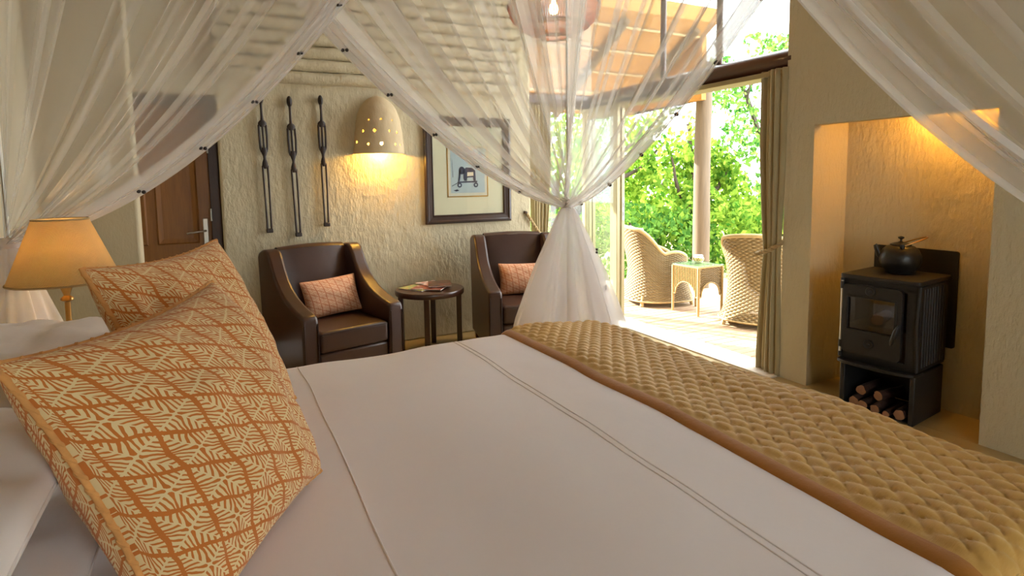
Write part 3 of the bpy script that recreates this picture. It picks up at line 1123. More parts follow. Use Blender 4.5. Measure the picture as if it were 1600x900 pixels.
def drape_panel(parent, corner, dirv, nrm, L, ztie, cx, cz, folds, seed, hem_w=0.11, buttons=True, front=0.0):
    rng = random.Random(seed)
    dirv, nrm = Vector(dirv), Vector(nrm)
    corner = Vector((corner[0], corner[1], 0))
    phs = [rng.uniform(0, 6.28) for _ in range(4)]
    K = folds
    # z-folded pleats: the cloth doubles back on itself, so each pleat shows as a denser band with crisp edges
    cuts = sorted(rng.uniform(0.03, 0.92) for _ in range(K))
    cols, g, prev = [(0.0, 0.0)], 0.0, 0.0
    for c in cuts:
        if c < prev + 0.012:
            continue
        w = rng.choice((0.008, 0.014, 0.022, 0.032, 0.045)) * rng.uniform(0.8, 1.2)
        for q in range(1, 5):
            cols.append((prev + (c + w - prev) * q / 4, g))
        g2 = g + 0.010
        for q in range(1, 4):
            cols.append((c + w - w * q / 3, g2))
        g = g + 0.004 if g < 0.03 else 0.0
        prev = c
    for q in range(1, 7):
        cols.append((prev + (1 - prev) * q / 6, g))
    NC = len(cols) - 1

    def pt(u, t):
        s, gg = cols[min(NC, int(u * NC + 0.5))]
        l, z = sweep_curve(s, t, L, NZT, ztie, cx, cz)
        wv = 0.022 * sin(2 * PI * s * 7.3 + phs[0] + t) + 0.012 * sin(2 * PI * s * 17.1 + phs[1])
        nn = (wv * (1 - 0.6 * t) + gg) * min(1, (1 - s) * 8 + 0.15)
        sp = (s - 0.5) * 0.09 * t * t
        nn += front * s * (1 - t) ** 0.5
        return corner + dirv * (l + sp * 0.4) + nrm * (nn + sp * 0.3) + Vector((0, 0, z))
    mb = MB()
    mb.grid(lambda u, v: pt(u, v), NC, 34)
    pn = mb.build('net_panel', 'net', parent, smooth=True)
    # hem: a doubled strip along the free edge
    hm = MB()

    def edge(t):
        l, z = sweep_curve(1.0, t, L, NZT, ztie, cx, cz)
        return Vector((l, z))

    def hem_pt(u, v):
        t = v * 0.985
        p = edge(t)
        q = edge(min(1, t + 0.01)) - edge(max(0, t - 0.01))
        q.normalize()
        nv = Vector((-q.y, q.x))
        if nv.y < 0:
            nv = -nv
        wdt = hem_w * (1 - 0.45 * t)
        off = p + nv * (wdt * (u - 0.12))
        rip = 0.012 * sin(u * 7 + 3 * t + seed) + 0.004 * sin(u * 23)
        return corner + dirv * off.x + nrm * (0.012 + rip + front * (1 - t) ** 0.5) + Vector((0, 0, off.y))
    hm.grid(hem_pt, 14, 44)
    he = hm.build('hem', 'net_hem', pn, smooth=True)
    # paired buttons along the edge
    acc, last = 0.0, None
    nxt = 0.22
    for k in range(400):
        t = k / 400
        p = hem_pt(0.2, t)
        if last is not None:
            acc += (p - last).length
        last = p
        if buttons and acc > nxt and t < 0.94:
            nxt += 0.31
            d2 = (hem_pt(0.2, t + 0.01) - hem_pt(0.2, t)).normalized()
            side = (hem_pt(0.3, t) - hem_pt(0.1, t)).normalized()
            for sg in (-1, 1):
                c = p + (d2 * 0.6 + side * 0.8) * (0.0105 * sg)
                MB().ball(c, 0.0095, 10, 6).build('button', 'button', pn, smooth=True)
    return pn


def drape_skirt(parent, cx, cy, ztie, r1, seed, squash=(1, 1)):
    rng = random.Random(seed)
    ph = [rng.uniform(0, 6.28) for _ in range(3)]
    for layer in range(2):
        mb = MB()

        def pt(u, v, layer=layer):
            z = ztie + 0.02 - v * (ztie - 0.03)
            a = 2 * PI * u
            r = 0.032 + (r1 - layer * 0.045) * min(1, (v * 1.75)) ** 0.85 * (1 - 0.12 * layer)
            star = 1 + min(1, v * 3 + 0.15) * (0.16 * sin(11 * a + ph[0] + layer) + 0.10 * sin(17 * a + ph[1]) + 0.08 * sin(5 * a + ph[2]))
            return Vector((cx + r * star * cos(a) * squash[0], cy + r * star * sin(a) * squash[1], z))
        mb.grid(pt, 150, 24, True)
        mb.build('hanging_skirt', 'net_skirt', parent, smooth=True)
    tb = MB()
    tb.grid(lambda u, v: Vector((cx + (0.036 + 0.006 * sin(PI * v)) * cos(2 * PI * u), cy + (0.036 + 0.006 * sin(PI * v)) * sin(2 * PI * u), ztie - 0.02 + 0.045 * v)), 28, 5, True)
    tb.build('tie_band', 'net_hem', parent, smooth=True)


n1 = thing('net_drape', 'sheer white net gathered and tied at the bed corner in front of the right armchair', 'bed net', group='sheer nets tied at the bed corners')
drape_panel(n1, (NXB, NYB), (-1, 0, 0), (0, -1, 0), 1.9, 1.32, 0.8, 1.45, 26, 31)
drape_panel(n1, (NXB, NYB), (0, -1, 0), (-1, 0, 0), 2.03, 1.32, 0.8, 1.45, 28, 32)
drape_skirt(n1, NXB, NYB, 1.32, 0.27, 33)
for z, a in ((1.05, -0.9), (0.82, -0.8)):
    for sg in (0, 0.018):
        MB().ball((NXB + 0.02 + 0.11 * (1.3 - z) / 0.3 * 0.6 + 0.04, NYB - 0.12 - 0.1 * (1.3 - z), z + sg), 0.008, 10, 6).build('button', 'button', n1, smooth=True)
n2 = thing('net_drape', 'sheer white net gathered and tied at the bed head behind the table lamp', 'bed net', group='sheer nets tied at the bed corners')
drape_panel(n2, (NXA, NYB), (1, 0, 0), (0, -1, 0), 1.66, 1.27, 0.74, 1.38, 24, 41, front=0.13)
drape_skirt(n2, NXA, NYB, 1.27, 0.19, 43, (0.85, 0.5))
n3 = thing('net_drape', 'sheer white net swept down towards the bed foot in front of the stove niche', 'bed net', group='sheer nets tied at the bed corners')
drape_panel(n3, (NXB, NYA), (0, 1, 0), (-1, 0, 0), 1.75, 1.2, 0.6, 1.1, 16, 51, 0.13, False, front=0.105)
drape_skirt(n3, NXB, NYA, 1.2, 0.2, 53)

# ------------------------------------------------------------------ bedside table and lamp
t = thing('bedside_table', 'small dark wood bedside table behind the pillows', 'table', (-0.56, 2.87, 0))
box_part('table_top', 'dark_wood', t, (-0.16, 0.2, -0.18, 0.075, 0.60, 0.63), 0.006)
for x in (-0.15, 0.17):
    for y in (-0.15, 0.045):
        box_part('leg', 'dark_wood', t, (x - 0.02, x + 0.02, y - 0.02, y + 0.02, 0, 0.60), 0.004)
lamp = thing('table_lamp', 'brass candlestick lamp with a woven tapered shade by the pillows', 'lamp', (-0.545, 2.855, 0.63))
MB().lathe([(0.075, 0), (0.08, 0.008), (0.07, 0.02), (0.03, 0.035), (0.014, 0.06), (0.012, 0.12), (0.018, 0.13), (0.011, 0.14), (0.010, 0.40), (0.010, 0.415)], 24).build('stem', 'brass', lamp, smooth=True)
MB().lathe([(0.010, 0.41), (0.022, 0.418), (0.022, 0.426), (0.011, 0.436), (0.014, 0.448), (0.022, 0.47), (0.028, 0.49), (0.031, 0.50), (0.028, 0.505)], 24).build('candle_cup', 'brass', lamp, smooth=True)
MB().tube([(0, 0, 0.5), (0, 0, 0.56)], 0.012, 10).build('socket', 'white_ceramic', lamp)
MB().ball((0, 0, 0.61), 0.028, 14, 10, (1, 1, 1.3)).build('bulb', 'bulb', lamp, smooth=True)
sh = MB()
sh.grid(lambda u, v: Vector(((0.186 - 0.094 * v) * cos(2 * PI * u), (0.186 - 0.094 * v) * sin(2 * PI * u), 0.495 + 0.245 * v)), 64, 10, True, uvf=lambda u, v: (u * 0.9, v * 0.26))
shd = sh.build('lamp_shade', 'shade', lamp, smooth=True)
for r, z in ((0.186, 0.495), (0.092, 0.74)):
    MB().tube([(r * cos(2 * PI * k / 48), r * sin(2 * PI * k / 48), z) for k in range(48)], 0.004, 8, closed=True).build('shade_trim', 'rope', shd, smooth=True)
MB().tube([(0.1 * cos(0.3), 0.1 * sin(0.3), 0.72), (0, 0, 0.70), (-0.1 * cos(0.3), -0.1 * sin(0.3), 0.72)], 0.002, 6).build('shade_bracket', 'brass', shd)
point_light('table_lamp_light', (0, 0, 0.61), 4.2, (1, 0.68, 0.38), 0.03, lamp)

# ------------------------------------------------------------------ armchairs
SIDE = [(-0.43, 0.07), (-0.435, 0.545), (-0.42, 0.58), (-0.38, 0.592), (-0.3, 0.605), (-0.2, 0.63), (-0.1, 0.665), (0.0, 0.72), (0.07, 0.775), (0.13, 0.85), (0.175, 0.92), (0.215, 0.97),
        (0.26, 0.992), (0.33, 0.99), (0.41, 0.965), (0.435, 0.93), (0.42, 0.6), (0.39, 0.07)]


def armchair(label, x, y, rz):
    t = thing('armchair', label, 'armchair', (x, y, 0), rz, 'leather wing armchairs against the back wall')
    for sg in (-1, 1):
        a, b = (-0.39, -0.275) if sg < 0 else (0.275, 0.39)
        sd = MB().prism(SIDE, a, b, 'x').build('arm_wing', 'leather', t, bevel=0.035, bseg=5)
        xo = sg * 0.388
        for xx in (a + 0.01, b - 0.01):
            MB().tube([(xx, -0.432, 0.09), (xx, -0.438, 0.53)], 0.0045, 6).build('piping', 'leather_piping', sd, smooth=True)
    # reclined back pad with an arched top
    bk = MB()

    def back(u, v):
        xx = -0.272 + 0.544 * u
        z = 0.40 + v * 0.575
        bulge = 0.035 * sin(PI * u) ** 0.5 * (0.5 + 0.5 * sin(PI * v))
        return Vector((xx, 0.20 + 0.10 * v - bulge, z + 0.012 * v * sin(PI * u)))
    bk.grid(back, 20, 20)
    bk.grid(lambda u, v: Vector((-0.272 + 0.544 * u, 0.30 + 0.105 * v, 0.975 + 0.012 * sin(PI * u) + 0.022 * sin(PI * v))), 20, 6)
    bk.grid(lambda u, v: Vector((-0.28 + 0.56 * u, 0.385 + 0.03 * v, 0.08 + 0.895 * v)), 4, 4)
    bk.build('backrest', 'leather', t, smooth=True)
    se = MB().box(-0.27, 0.27, -0.425, 0.22, 0.30, 0.455).build('seat_cushion', 'leather', t, bevel=0.028, bseg=5)
    MB().tube([(-0.255, -0.43, 0.442), (0, -0.432, 0.446), (0.255, -0.43, 0.442)], 0.004, 6).build('piping', 'leather_piping', se, smooth=True)
    box_part('front_rail', 'leather', t, (-0.275, 0.275, -0.41, -0.3, 0.09, 0.30), 0.02)
    box_part('under_frame', 'leather', t, (-0.275, 0.275, -0.3, 0.385, 0.09, 0.3))
    for xx in (-0.34, 0.34):
        for yy in (-0.38, 0.35):
            box_part('leg', 'dark_wood', t, (xx - 0.028, xx + 0.028, yy - 0.028, yy + 0.028, 0, 0.075), 0.004)
    return t


def chair_cushion(label, x, y, rz, lx, ly, lz, w, h_, roll_, seed):
    Tm = Matrix.Translation((x, y, 0)) @ Matrix.Rotation(rz, 4, 'Z') @ Matrix.Translation((lx, ly, lz)) @ Matrix.Rotation(R(72), 4, 'X') @ Matrix.Rotation(roll_, 4, 'Z')
    return cushion('scatter_cushion', label, 'cushion', Tm, w, h_, 0.13, 'fern_small', 0.05, 0.0045, 'small cushions on the armchairs', seed, pip_m='piping_rust', wr=0.004)


AL = (0.76, 4.62, R(14))
AR = (2.44, 4.62, R(-13))
armchair('brown leather wing armchair standing between the door and the round side table', *AL)
armchair('brown leather wing armchair standing under the framed picture', *AR)
chair_cushion('pale rust patterned cushion propped askew on the armchair near the door', *AL, 0.043, 0.07, 0.605, 0.45, 0.29, R(3), 61)
chair_cushion('rust patterned cushion upright on the armchair under the picture', *AR, 0.04, 0.07, 0.595, 0.45, 0.28, R(-1), 66)

# ------------------------------------------------------------------ round side table with magazines
SX, SY = 1.645, 4.84
t = thing('side_table', 'round dark wood side table between the two leather armchairs', 'table', (SX, SY, 0), R(20))
MB().lathe([(0.285, 0.512), (0.298, 0.516), (0.3, 0.525), (0.3, 0.552), (0.295, 0.56), (0.28, 0.562)], 48).build('table_top', 'dark_wood', t, smooth=True)
for k in range(4):
    a = PI / 4 + k * PI / 2
    T = Matrix.Translation((0.255 * cos(a), 0.255 * sin(a), 0)) @ Matrix.Rotation(a, 4, 'Z')
    MB().box(-0.022, 0.022, -0.022, 0.022, 0, 0.515, T=T).build('leg', 'dark_wood', t, bevel=0.003)
cov = [cover_mat('yellow_green_cover', srgb(200, 190, 110), srgb(160, 180, 120), srgb(220, 190, 120)), cover_mat('red_brown_cover', srgb(120, 60, 50), srgb(170, 110, 90), srgb(210, 200, 195)),
       cover_mat('pink_white_cover', srgb(205, 150, 160), srgb(230, 215, 220), srgb(90, 80, 110)), cover_mat('dark_bronze_cover', srgb(70, 50, 42), srgb(98, 72, 56), srgb(120, 60, 50))]
mags = [('magazine with a yellow green cover at the bottom of the fan on the side table', -0.10, 0.03, 0.0, 30), ('magazine with a mottled red and white cover on the side table', -0.02, -0.05, 0.009, 52),
        ('magazine with a pink and white cover peeping out on the side table', 0.05, 0.06, 0.018, 15), ('magazine with a dark bronze cover lying topmost on the side table', 0.09, -0.01, 0.027, -18)]
for i, (lb, dx, dy, dz, rz) in enumerate(mags):
    t = thing('magazine', lb, 'magazine', (SX + dx, SY + dy, 0.5625 + dz), R(rz), 'magazines on the round side table')
    box_part('pages', 'paper', t, (-0.098, 0.1, -0.135, 0.135, 0.0005, 0.0075))
    box_part('cover', cov[i], t, (-0.1, 0.1, -0.136, 0.136, 0.0075, 0.0085))

# ------------------------------------------------------------------ carved wall figures
def figure(label, x, z_top, z_bot, lean, var):
    H_ = z_top - z_bot
    t = thing('wall_figure', label, 'wall ornament', (x, BACK - 0.028, z_bot), group='tall carved figures on the back wall')
    t.rotation_euler = (0, lean, 0)
    q = H_ / 1.12
    MB().ball((0, 0, 1.08 * q), 0.036 * q, 12, 10, (0.6, 0.6, 1.25)).build('head', 'ebony', t, smooth=True)
    MB().ball((0.004, -0.018, 1.065 * q), 0.012, 8, 6, (0.6, 0.6, 1.6)).build('face', 'ebony', t, smooth=True)
    MB().lathe([(0.013, 0.90), (0.010, 0.94), (0.009, 1.0), (0.012, 1.06)], 10, T=Matrix.Diagonal((1, 1, q, 1))).build('neck', 'ebony', t, smooth=True)
    MB().grid(lambda u, v: Vector(((0.032 * sin(PI * min(1, 0.12 + v * 0.9)) ** 0.6) * q * cos(2 * PI * u), 0.014 * cos(0) * sin(2 * PI * u), (0.855 + 0.06 * v) * q)), 12, 8, True).build('shoulders', 'ebony', t, smooth=True)
    for sg in (-1, 1):
        MB().tube([(sg * 0.027 * q, 0, 0.87 * q), (sg * 0.028 * q, 0, 0.78 * q), (sg * 0.025 * q, 0, 0.68 * q), (sg * 0.018 * q, 0, 0.655 * q)], 0.0085, 8).build('arm', 'ebony', t, smooth=True)
    MB().tube([(0, 0, 0.88 * q), (0, 0, 0.67 * q)], 0.008, 8).build('torso', 'ebony', t, smooth=True)
    MB().lathe([(0.010, 0.52), (0.024, 0.54), (0.022, 0.565), (0.011, 0.60), (0.013, 0.62), (0.026, 0.66), (0.02, 0.69)], 12, T=Matrix.Diagonal((1, 0.6, q, 1))).build('hips', 'ebony', t, smooth=True)
    for sg in (-1, 1):
        MB().tube([(sg * 0.019, 0, 0.545 * q), (sg * 0.018, 0, 0.3 * q), (sg * 0.015, 0, 0.03)], lambda w: 0.0085 - 0.0015 * sin(PI * w), 8).build('leg', 'ebony', t, smooth=True)
    box_part('foot_block', 'ebony', t, (-0.026, 0.026, -0.022, 0.02, 0, 0.034), 0.006)
    return t


figure('tall dark carved figure hanging closest to the wooden door', 0.40, 2.23, 1.09, R(-1.0), 0)
figure('dark carved figure hung lowest, between the other two carvings', 0.625, 2.215, 1.045, R(-1.2), 1)
figure('dark carved figure hanging next to the clay wall sconce', 0.86, 2.235, 1.12, R(-0.5), 2)

# ------------------------------------------------------------------ clay sconce
t = thing('wall_sconce', 'pierced half round clay sconce glowing on the back wall', 'wall lamp', (1.345, BACK, 1.745))
NU, NV = 96, 72
holes = [(0.30, 0.16, 0.011), (0.47, 0.17, 0.014), (0.66, 0.16, 0.009), (0.76, 0.155, 0.009), (0.22, 0.38, 0.009), (0.385, 0.39, 0.012), (0.585, 0.385, 0.009), (0.71, 0.37, 0.010), (0.30, 0.57, 0.008), (0.475, 0.58, 0.008), (0.645, 0.57, 0.008), (0.9, 0.2, 0.012), (0.1, 0.2, 0.012)]


def sc_pt(u, v):
    a = PI + PI * u
    r = 0.222 * (1 - 0.30 * v ** 1.5) * sqrt(max(0, 1 - max(0, (v - 0.55) / 0.45) ** 2.4))
    r = max(r, 0.004)
    w = 0.004 * nz(u * 8, v * 8, 3)
    return Vector(((r + w) * cos(a), (r + w) * 0.82 * sin(a) - 0.001, 0.51 * v))


mb = MB()
vs = [sc_pt(i / NU, j / NV) for j in range(NV + 1) for i in range(NU + 1)]
fs = []
for j in range(NV):
    for i in range(NU):
        c = sc_pt((i + .5) / NU, (j + .5) / NV)
        if any((c - sc_pt(hu, hv)).length < hr for hu, hv, hr in holes):
            continue
        a = j * (NU + 1) + i
        fs.append((a, a + 1, a + NU + 2, a + NU + 1))
mb.add(vs, fs)
mb.build('clay_shade', 'clay', t, smooth=True, solid=0.008)
MB().ball((0, -0.075, 0.09), 0.03, 14, 10, (1, 1, 1.2)).build('bulb', 'bulb', t, smooth=True)
MB().tube([(0, -0.002, 0.15), (0, -0.075, 0.15), (0, -0.075, 0.12)], 0.012, 8).build('bulb_holder', 'white_ceramic', t, smooth=True)
point_light('sconce_light', (0, -0.08, 0.045), 8, (1, 0.55, 0.09), 0.03, t)

# ------------------------------------------------------------------ framed picture
t = thing('framed_picture', 'large dark framed print of an elephant on wheels above the right armchair', 'picture', (2.21, BACK - 0.003, 1.09))
FW, FH, FB = 0.9, 1.01, 0.085


def frame_bar(p0, p1, p2, p3):
    """mitred moulding: outer edge p0-p1, inner edge p3-p2 (x, z)"""
    mb = MB()
    prof = [(0, 0), (0, -0.022), (0.12, -0.034), (0.3, -0.036), (0.42, -0.026), (0.8, -0.022), (0.9, -0.028), (1.0, -0.018), (1.0, 0)]
    v = []
    for w, dpt in prof:
        for a, b in ((p0, p3), (p1, p2)):
            v.append((a[0] + (b[0] - a[0]) * w, dpt, a[1] + (b[1] - a[1]) * w))
    n = len(prof)
    f = [(2 * i, 2 * i + 1, 2 * i + 3, 2 * i + 2) for i in range(n - 1)] + [tuple(2 * i for i in range(n)), tuple(2 * i + 1 for i in reversed(range(n)))]
    mb.add(v, f)
    mb.build('frame_bar', 'frame_wood', t)


o_ = [(-FW / 2, 0), (FW / 2, 0), (FW / 2, FH), (-FW / 2, FH)]
i_ = [(-FW / 2 + FB, FB), (FW / 2 - FB, FB), (FW / 2 - FB, FH - FB), (-FW / 2 + FB, FH - FB)]
for k in range(4):
    j = (k + 1) % 4
    frame_bar(o_[k], o_[j], i_[j], i_[k])
box_part('mat_board', 'mat_board', t, (-FW / 2 + 0.05, FW / 2 - 0.05, -0.010, 0, 0.05, FH - 0.05))
gx0, gx1, gz0, gz1 = -0.225, 0.2, 0.25, 0.735
for dims in ((gx0, gx1, -0.013, -0.009, gz0, gz0 + 0.01), (gx0, gx1, -0.013, -0.009, gz1 - 0.01, gz1), (gx0, gx0 + 0.01, -0.013, -0.009, gz0, gz1), (gx1 - 0.01, gx1, -0.013, -0.009, gz0, gz1)):
    box_part('gold_fillet', 'gold', t, dims)
pr = box_part('print', 'print_cream', t, (gx0 + 0.01, gx1 - 0.01, -0.0115, -0.009, gz0 + 0.01, gz1 - 0.01))
box_part('print_wash', 'print_paper', pr, (gx0 + 0.035, gx1 - 0.035, -0.0122, -0.011, gz0 + 0.04, gz1 - 0.03))


def flat(name, poly, m='ink', dpt=-0.0128):
    MB().prism(poly, dpt, dpt - 0.0006, 'y').build(name, m, pr)


def disc(cx, cz, r, r2=None, n=18):
    return [(cx + r * cos(2 * PI * k / n), cz + (r2 or r) * sin(2 * PI * k / n)) for k in range(n)]


EX, EZ = 0.0, 0.46
flat('elephant_body', [(EX - 0.06, EZ - 0.03), (EX - 0.06, EZ + 0.05), (EX - 0.03, EZ + 0.075), (EX + 0.03, EZ + 0.07), (EX + 0.065, EZ + 0.045), (EX + 0.07, EZ - 0.055), (EX + 0.045, EZ - 0.055), (EX + 0.04, EZ - 0.02), (EX - 0.02, EZ - 0.025), (EX - 0.025, EZ - 0.055), (EX - 0.05, EZ - 0.055)])
flat('elephant_head', disc(EX - 0.075, EZ + 0.045, 0.032, 0.038))
flat('elephant_trunk', [(EX - 0.105, EZ + 0.05), (EX - 0.085, EZ + 0.04), (EX - 0.09, EZ - 0.02), (EX - 0.10, EZ - 0.06), (EX - 0.115, EZ - 0.055), (EX - 0.108, EZ - 0.01)])
flat('saddle_cloth', [(EX - 0.02, EZ - 0.01), (EX + 0.045, EZ - 0.005), (EX + 0.045, EZ + 0.03), (EX - 0.018, EZ + 0.028)], 'print_cream', -0.0136)
flat('cart_platform', [(EX - 0.12, EZ - 0.075), (EX + 0.085, EZ - 0.07), (EX + 0.085, EZ - 0.055), (EX - 0.12, EZ - 0.06)])
flat('pull_cord', [(EX - 0.12, EZ - 0.07), (EX - 0.18, EZ - 0.10), (EX - 0.18, EZ - 0.106), (EX - 0.12, EZ - 0.078)])
for cx in (EX - 0.1, EX + 0.07):
    flat('wheel', disc(cx, EZ - 0.095, 0.024))
    flat('wheel_hub', disc(cx, EZ - 0.095, 0.010), 'print_paper', -0.0136)
flat('pencil_lines', [(gx0 + 0.05, EZ + 0.15), (gx0 + 0.052, EZ + 0.15), (gx0 + 0.06, EZ - 0.02), (gx0 + 0.055, EZ - 0.02)])
flat('signature', [(gx0 + 0.06, gz0 + 0.065), (gx0 + 0.10, gz0 + 0.075), (gx0 + 0.12, gz0 + 0.062), (gx0 + 0.09, gz0 + 0.055)])
box_part('glass_pane', 'picture_glass', t, (-FW / 2 + 0.08, FW / 2 - 0.08, -0.0165, -0.0155, 0.08, FH - 0.08))

# ------------------------------------------------------------------ curtains
def curtain(name, label, p0, p1, ztop, zbot, ztie, folds, amp, tie_frac, tie_at, seed, puddle=0.0):
    """hangs from p0 to p1 (xy), drawn in at ztie"""
    p0, p1 = Vector(p0), Vector(p1)
    d_ = (p1 - p0)
    n_ = Vector((-d_.y, d_.x)).normalized()
    rng = random.Random(seed)
    ph = rng.uniform(0, 6)
    t = thing(name, label, 'curtain')
    mb = MB()

    def wfrac(z):
        a = abs(z - ztie)
        return tie_frac + (1 - tie_frac) * min(1, a / (0.75 if z > ztie else 0.8)) ** 0.75

    def pt(u, v):
        z = ztop + (zbot - ztop) * v
        w = wfrac(z)
        uu = tie_at + (u - tie_at) * w
        c = p0 + d_ * uu
        a = 2 * PI * folds * u + 0.6 * sin(5 * u + ph)
        am = amp * (0.75 + 0.35 * sin(9 * u + ph)) * (0.6 + 0.4 * w)
        off = am * (sin(a) + 0.25 * sin(2 * a + z))
        c = c + d_.normalized() * (0.35 * amp * cos(a) * (1 - 0.4 * v))
        return Vector((c.x + n_.x * off, c.y + n_.y * off, z))
    mb.grid(pt, folds * 14, 40)
    mb.build('cloth', 'curtain', t, smooth=True, solid=0.003)
    hd = MB()
    hd.grid(lambda u, v: pt(u, 0) + Vector((0, 0, 0.004 - 0.09 * v)) + Vector((n_.x, n_.y, 0)) * 0.004, folds * 14, 2)
    hd.build('heading_tape', 'curtain', t, smooth=True, solid=0.002)
    c = p0 + d_ * tie_at
    return t, c, n_


def rope_twist(name, parent, pts, r, twist=26):
    """two strands laid round each other along a path"""
    P = [Vector(p) for p in pts]
    dense = []
    for k in range(len(P) - 1):
        for q in range(10):
            dense.append(P[k].lerp(P[k + 1], q / 10))
    dense.append(P[-1])
    for _ in range(4):
        dense = [dense[0]] + [(dense[i - 1] + dense[i] * 2 + dense[i + 1]) / 4 for i in range(1, len(dense) - 1)] + [dense[-1]]
    mb = MB()
    for s0 in (0, PI):
        st = []
        for k, p in enumerate(dense):
            tn = (dense[min(k + 1, len(dense) - 1)] - dense[max(k - 1, 0)]).normalized()
            a = tn.orthogonal().normalized()
            b = tn.cross(a)
            an = s0 + k * 0.9
            st.append(p + a * (r * 0.55 * cos(an)) + b * (r * 0.55 * sin(an)))
        mb.tube(st, r * 0.7, 8)
    return mb.build(name, 'rope', parent, smooth=True)


t, c, n_ = curtain('window_curtain', 'khaki pleated curtain tied back with rope beside the stove wall', (3.73, 3.125), (3.69, 2.885), 2.27, 0.005, 0.93, 5, 0.035, 0.62, 0.75, 71)
rope_twist('rope_tieback', t, [(3.73, 2.895, 1.02), (3.66, 2.88, 1.0), (3.605, 2.92, 0.96), (3.59, 2.985, 0.93), (3.615, 3.05, 0.915), (3.68, 3.075, 0.92), (3.74, 3.06, 0.94)], 0.014)
t, c, n_ = curtain('window_curtain', 'khaki pleated curtain roped to the back wall behind the right armchair', (2.955, 5.37), (3.2, 5.37), 2.27, 0.005, 0.92, 6, 0.03, 0.7, 0.3, 72)
rope_twist('rope_tieback', t, [(2.83, 5.235, 1.165), (2.87, 5.22, 1.10), (2.93, 5.23, 1.02), (3.0, 5.27, 0.95), (3.1, 5.31, 0.9), (3.15, 5.36, 0.9)], 0.014)
MB().lathe([(0.012, 0), (0.016, 0.004), (0.007, 0.012), (0.006, 0.03), (0.013, 0.038), (0.010, 0.045)], 12, T=Matrix.Translation((2.825, BACK, 1.165)) @ Matrix.Rotation(R(90), 4, 'X')).build('tieback_hook', 'dark_wood', t, smooth=True)

# ------------------------------------------------------------------ pendant lantern
PX, PY, PZ = 2.43, 4.0, 2.60
t = thing('pendant_lantern', 'round orange cane lantern hanging near the glazed corner', 'pendant lamp', (PX, PY, PZ))


def lan_r(v):
    # bottom mouth, bulging belly, closing to the neck
    pts = [(0, 0.115), (0.10, 0.25), (0.25, 0.335), (0.42, 0.36), (0.6, 0.33), (0.8, 0.22), (0.95, 0.10), (1, 0.05)]
    for (a, ra), (b, rb) in zip(pts, pts[1:]):
        if v <= b:
            w = (v - a) / (b - a)
            w = w * w * (3 - 2 * w) * 0.4 + w * 0.6
            return ra + (rb - ra) * w
    return 0.05


LH = 0.56
wires = MB()
NWI = 110
for k in range(NWI):
    a = 2 * PI * k / NWI
    wires.tube([(lan_r(v / 14) * cos(a), lan_r(v / 14) * sin(a), LH * v / 14) for v in range(15)], 0.003, 4, cap=False)
wv = wires.build('cane_wires', 'cane', t, smooth=True)
wv['kind'] = 'stuff'
for v in (0.0, 0.14, 0.40, 0.68, 0.92):
    r = lan_r(v) + 0.002
    MB().tube([(r * cos(2 * PI * k / 56), r * sin(2 * PI * k / 56), LH * v) for k in range(56)], 0.006, 8, closed=True).build('hoop', 'post_wood', t, smooth=True)
MB().lathe([(0.045, LH - 0.005), (0.05, LH + 0.01), (0.02, LH + 0.04), (0.006, LH + 0.05)], 20).build('cap', 'dark_wood', t, smooth=True)
MB().tube([(0, 0, LH + 0.04), (0, 0, roof_z(PY) - PZ)], 0.005, 8).build('cable', 'black_glaze', t)
MB().tube([(0, 0, LH), (0, 0, 0.29)], 0.014, 10).build('bulb_holder', 'black_glaze', t)
MB().lathe([(0.012, 0.29), (0.016, 0.27), (0.032, 0.235), (0.036, 0.21), (0.03, 0.185), (0.012, 0.175)], 18).build('bulb', 'bulb', t, smooth=True)
point_light('pendant_light', (0, 0, 0.215), 55, (1, 0.76, 0.5), 0.035, t)

# ------------------------------------------------------------------ wood stove in the niche
ST = (3.79, 2.135, 0)
SRZ = R(-83)
stove = thing('wood_stove', 'black cast iron wood stove on an open log stand in the wall niche', 'stove', ST, SRZ)
sw, sd_ = 0.215, 0.2
for sg in (-1, 1):
    a, b = (-sw, -sw + 0.03) if sg < 0 else (sw - 0.03, sw)
    box_part('stand_side', 'iron', stove, (a, b, -sd_, sd_, 0, 0.31), 0.006)
box_part('stand_back', 'iron', stove, (-sw + 0.03, sw - 0.03, sd_ - 0.02, sd_, 0.02, 0.31))
box_part('stand_floor', 'iron', stove, (-sw + 0.03, sw - 0.03, -sd_ + 0.02, sd_ - 0.02, 0.004, 0.014))
lip = []
for k in range(13):
    a = PI * k / 12
    lip.append((-(sw + 0.012) * cos(a) * 1.0, -sd_ - 0.075 * sin(a) ** 0.6))
MB().prism([(-sw - 0.012, -sd_ + 0.08)] + lip + [(sw + 0.012, -sd_ + 0.08)], 0.305, 0.325, 'z').build('ash_shelf', 'iron', stove, bevel=0.004)
body = MB()
bx_ = [(-sw, -sd_), (sw, -sd_), (sw, sd_), (-sw, sd_)]
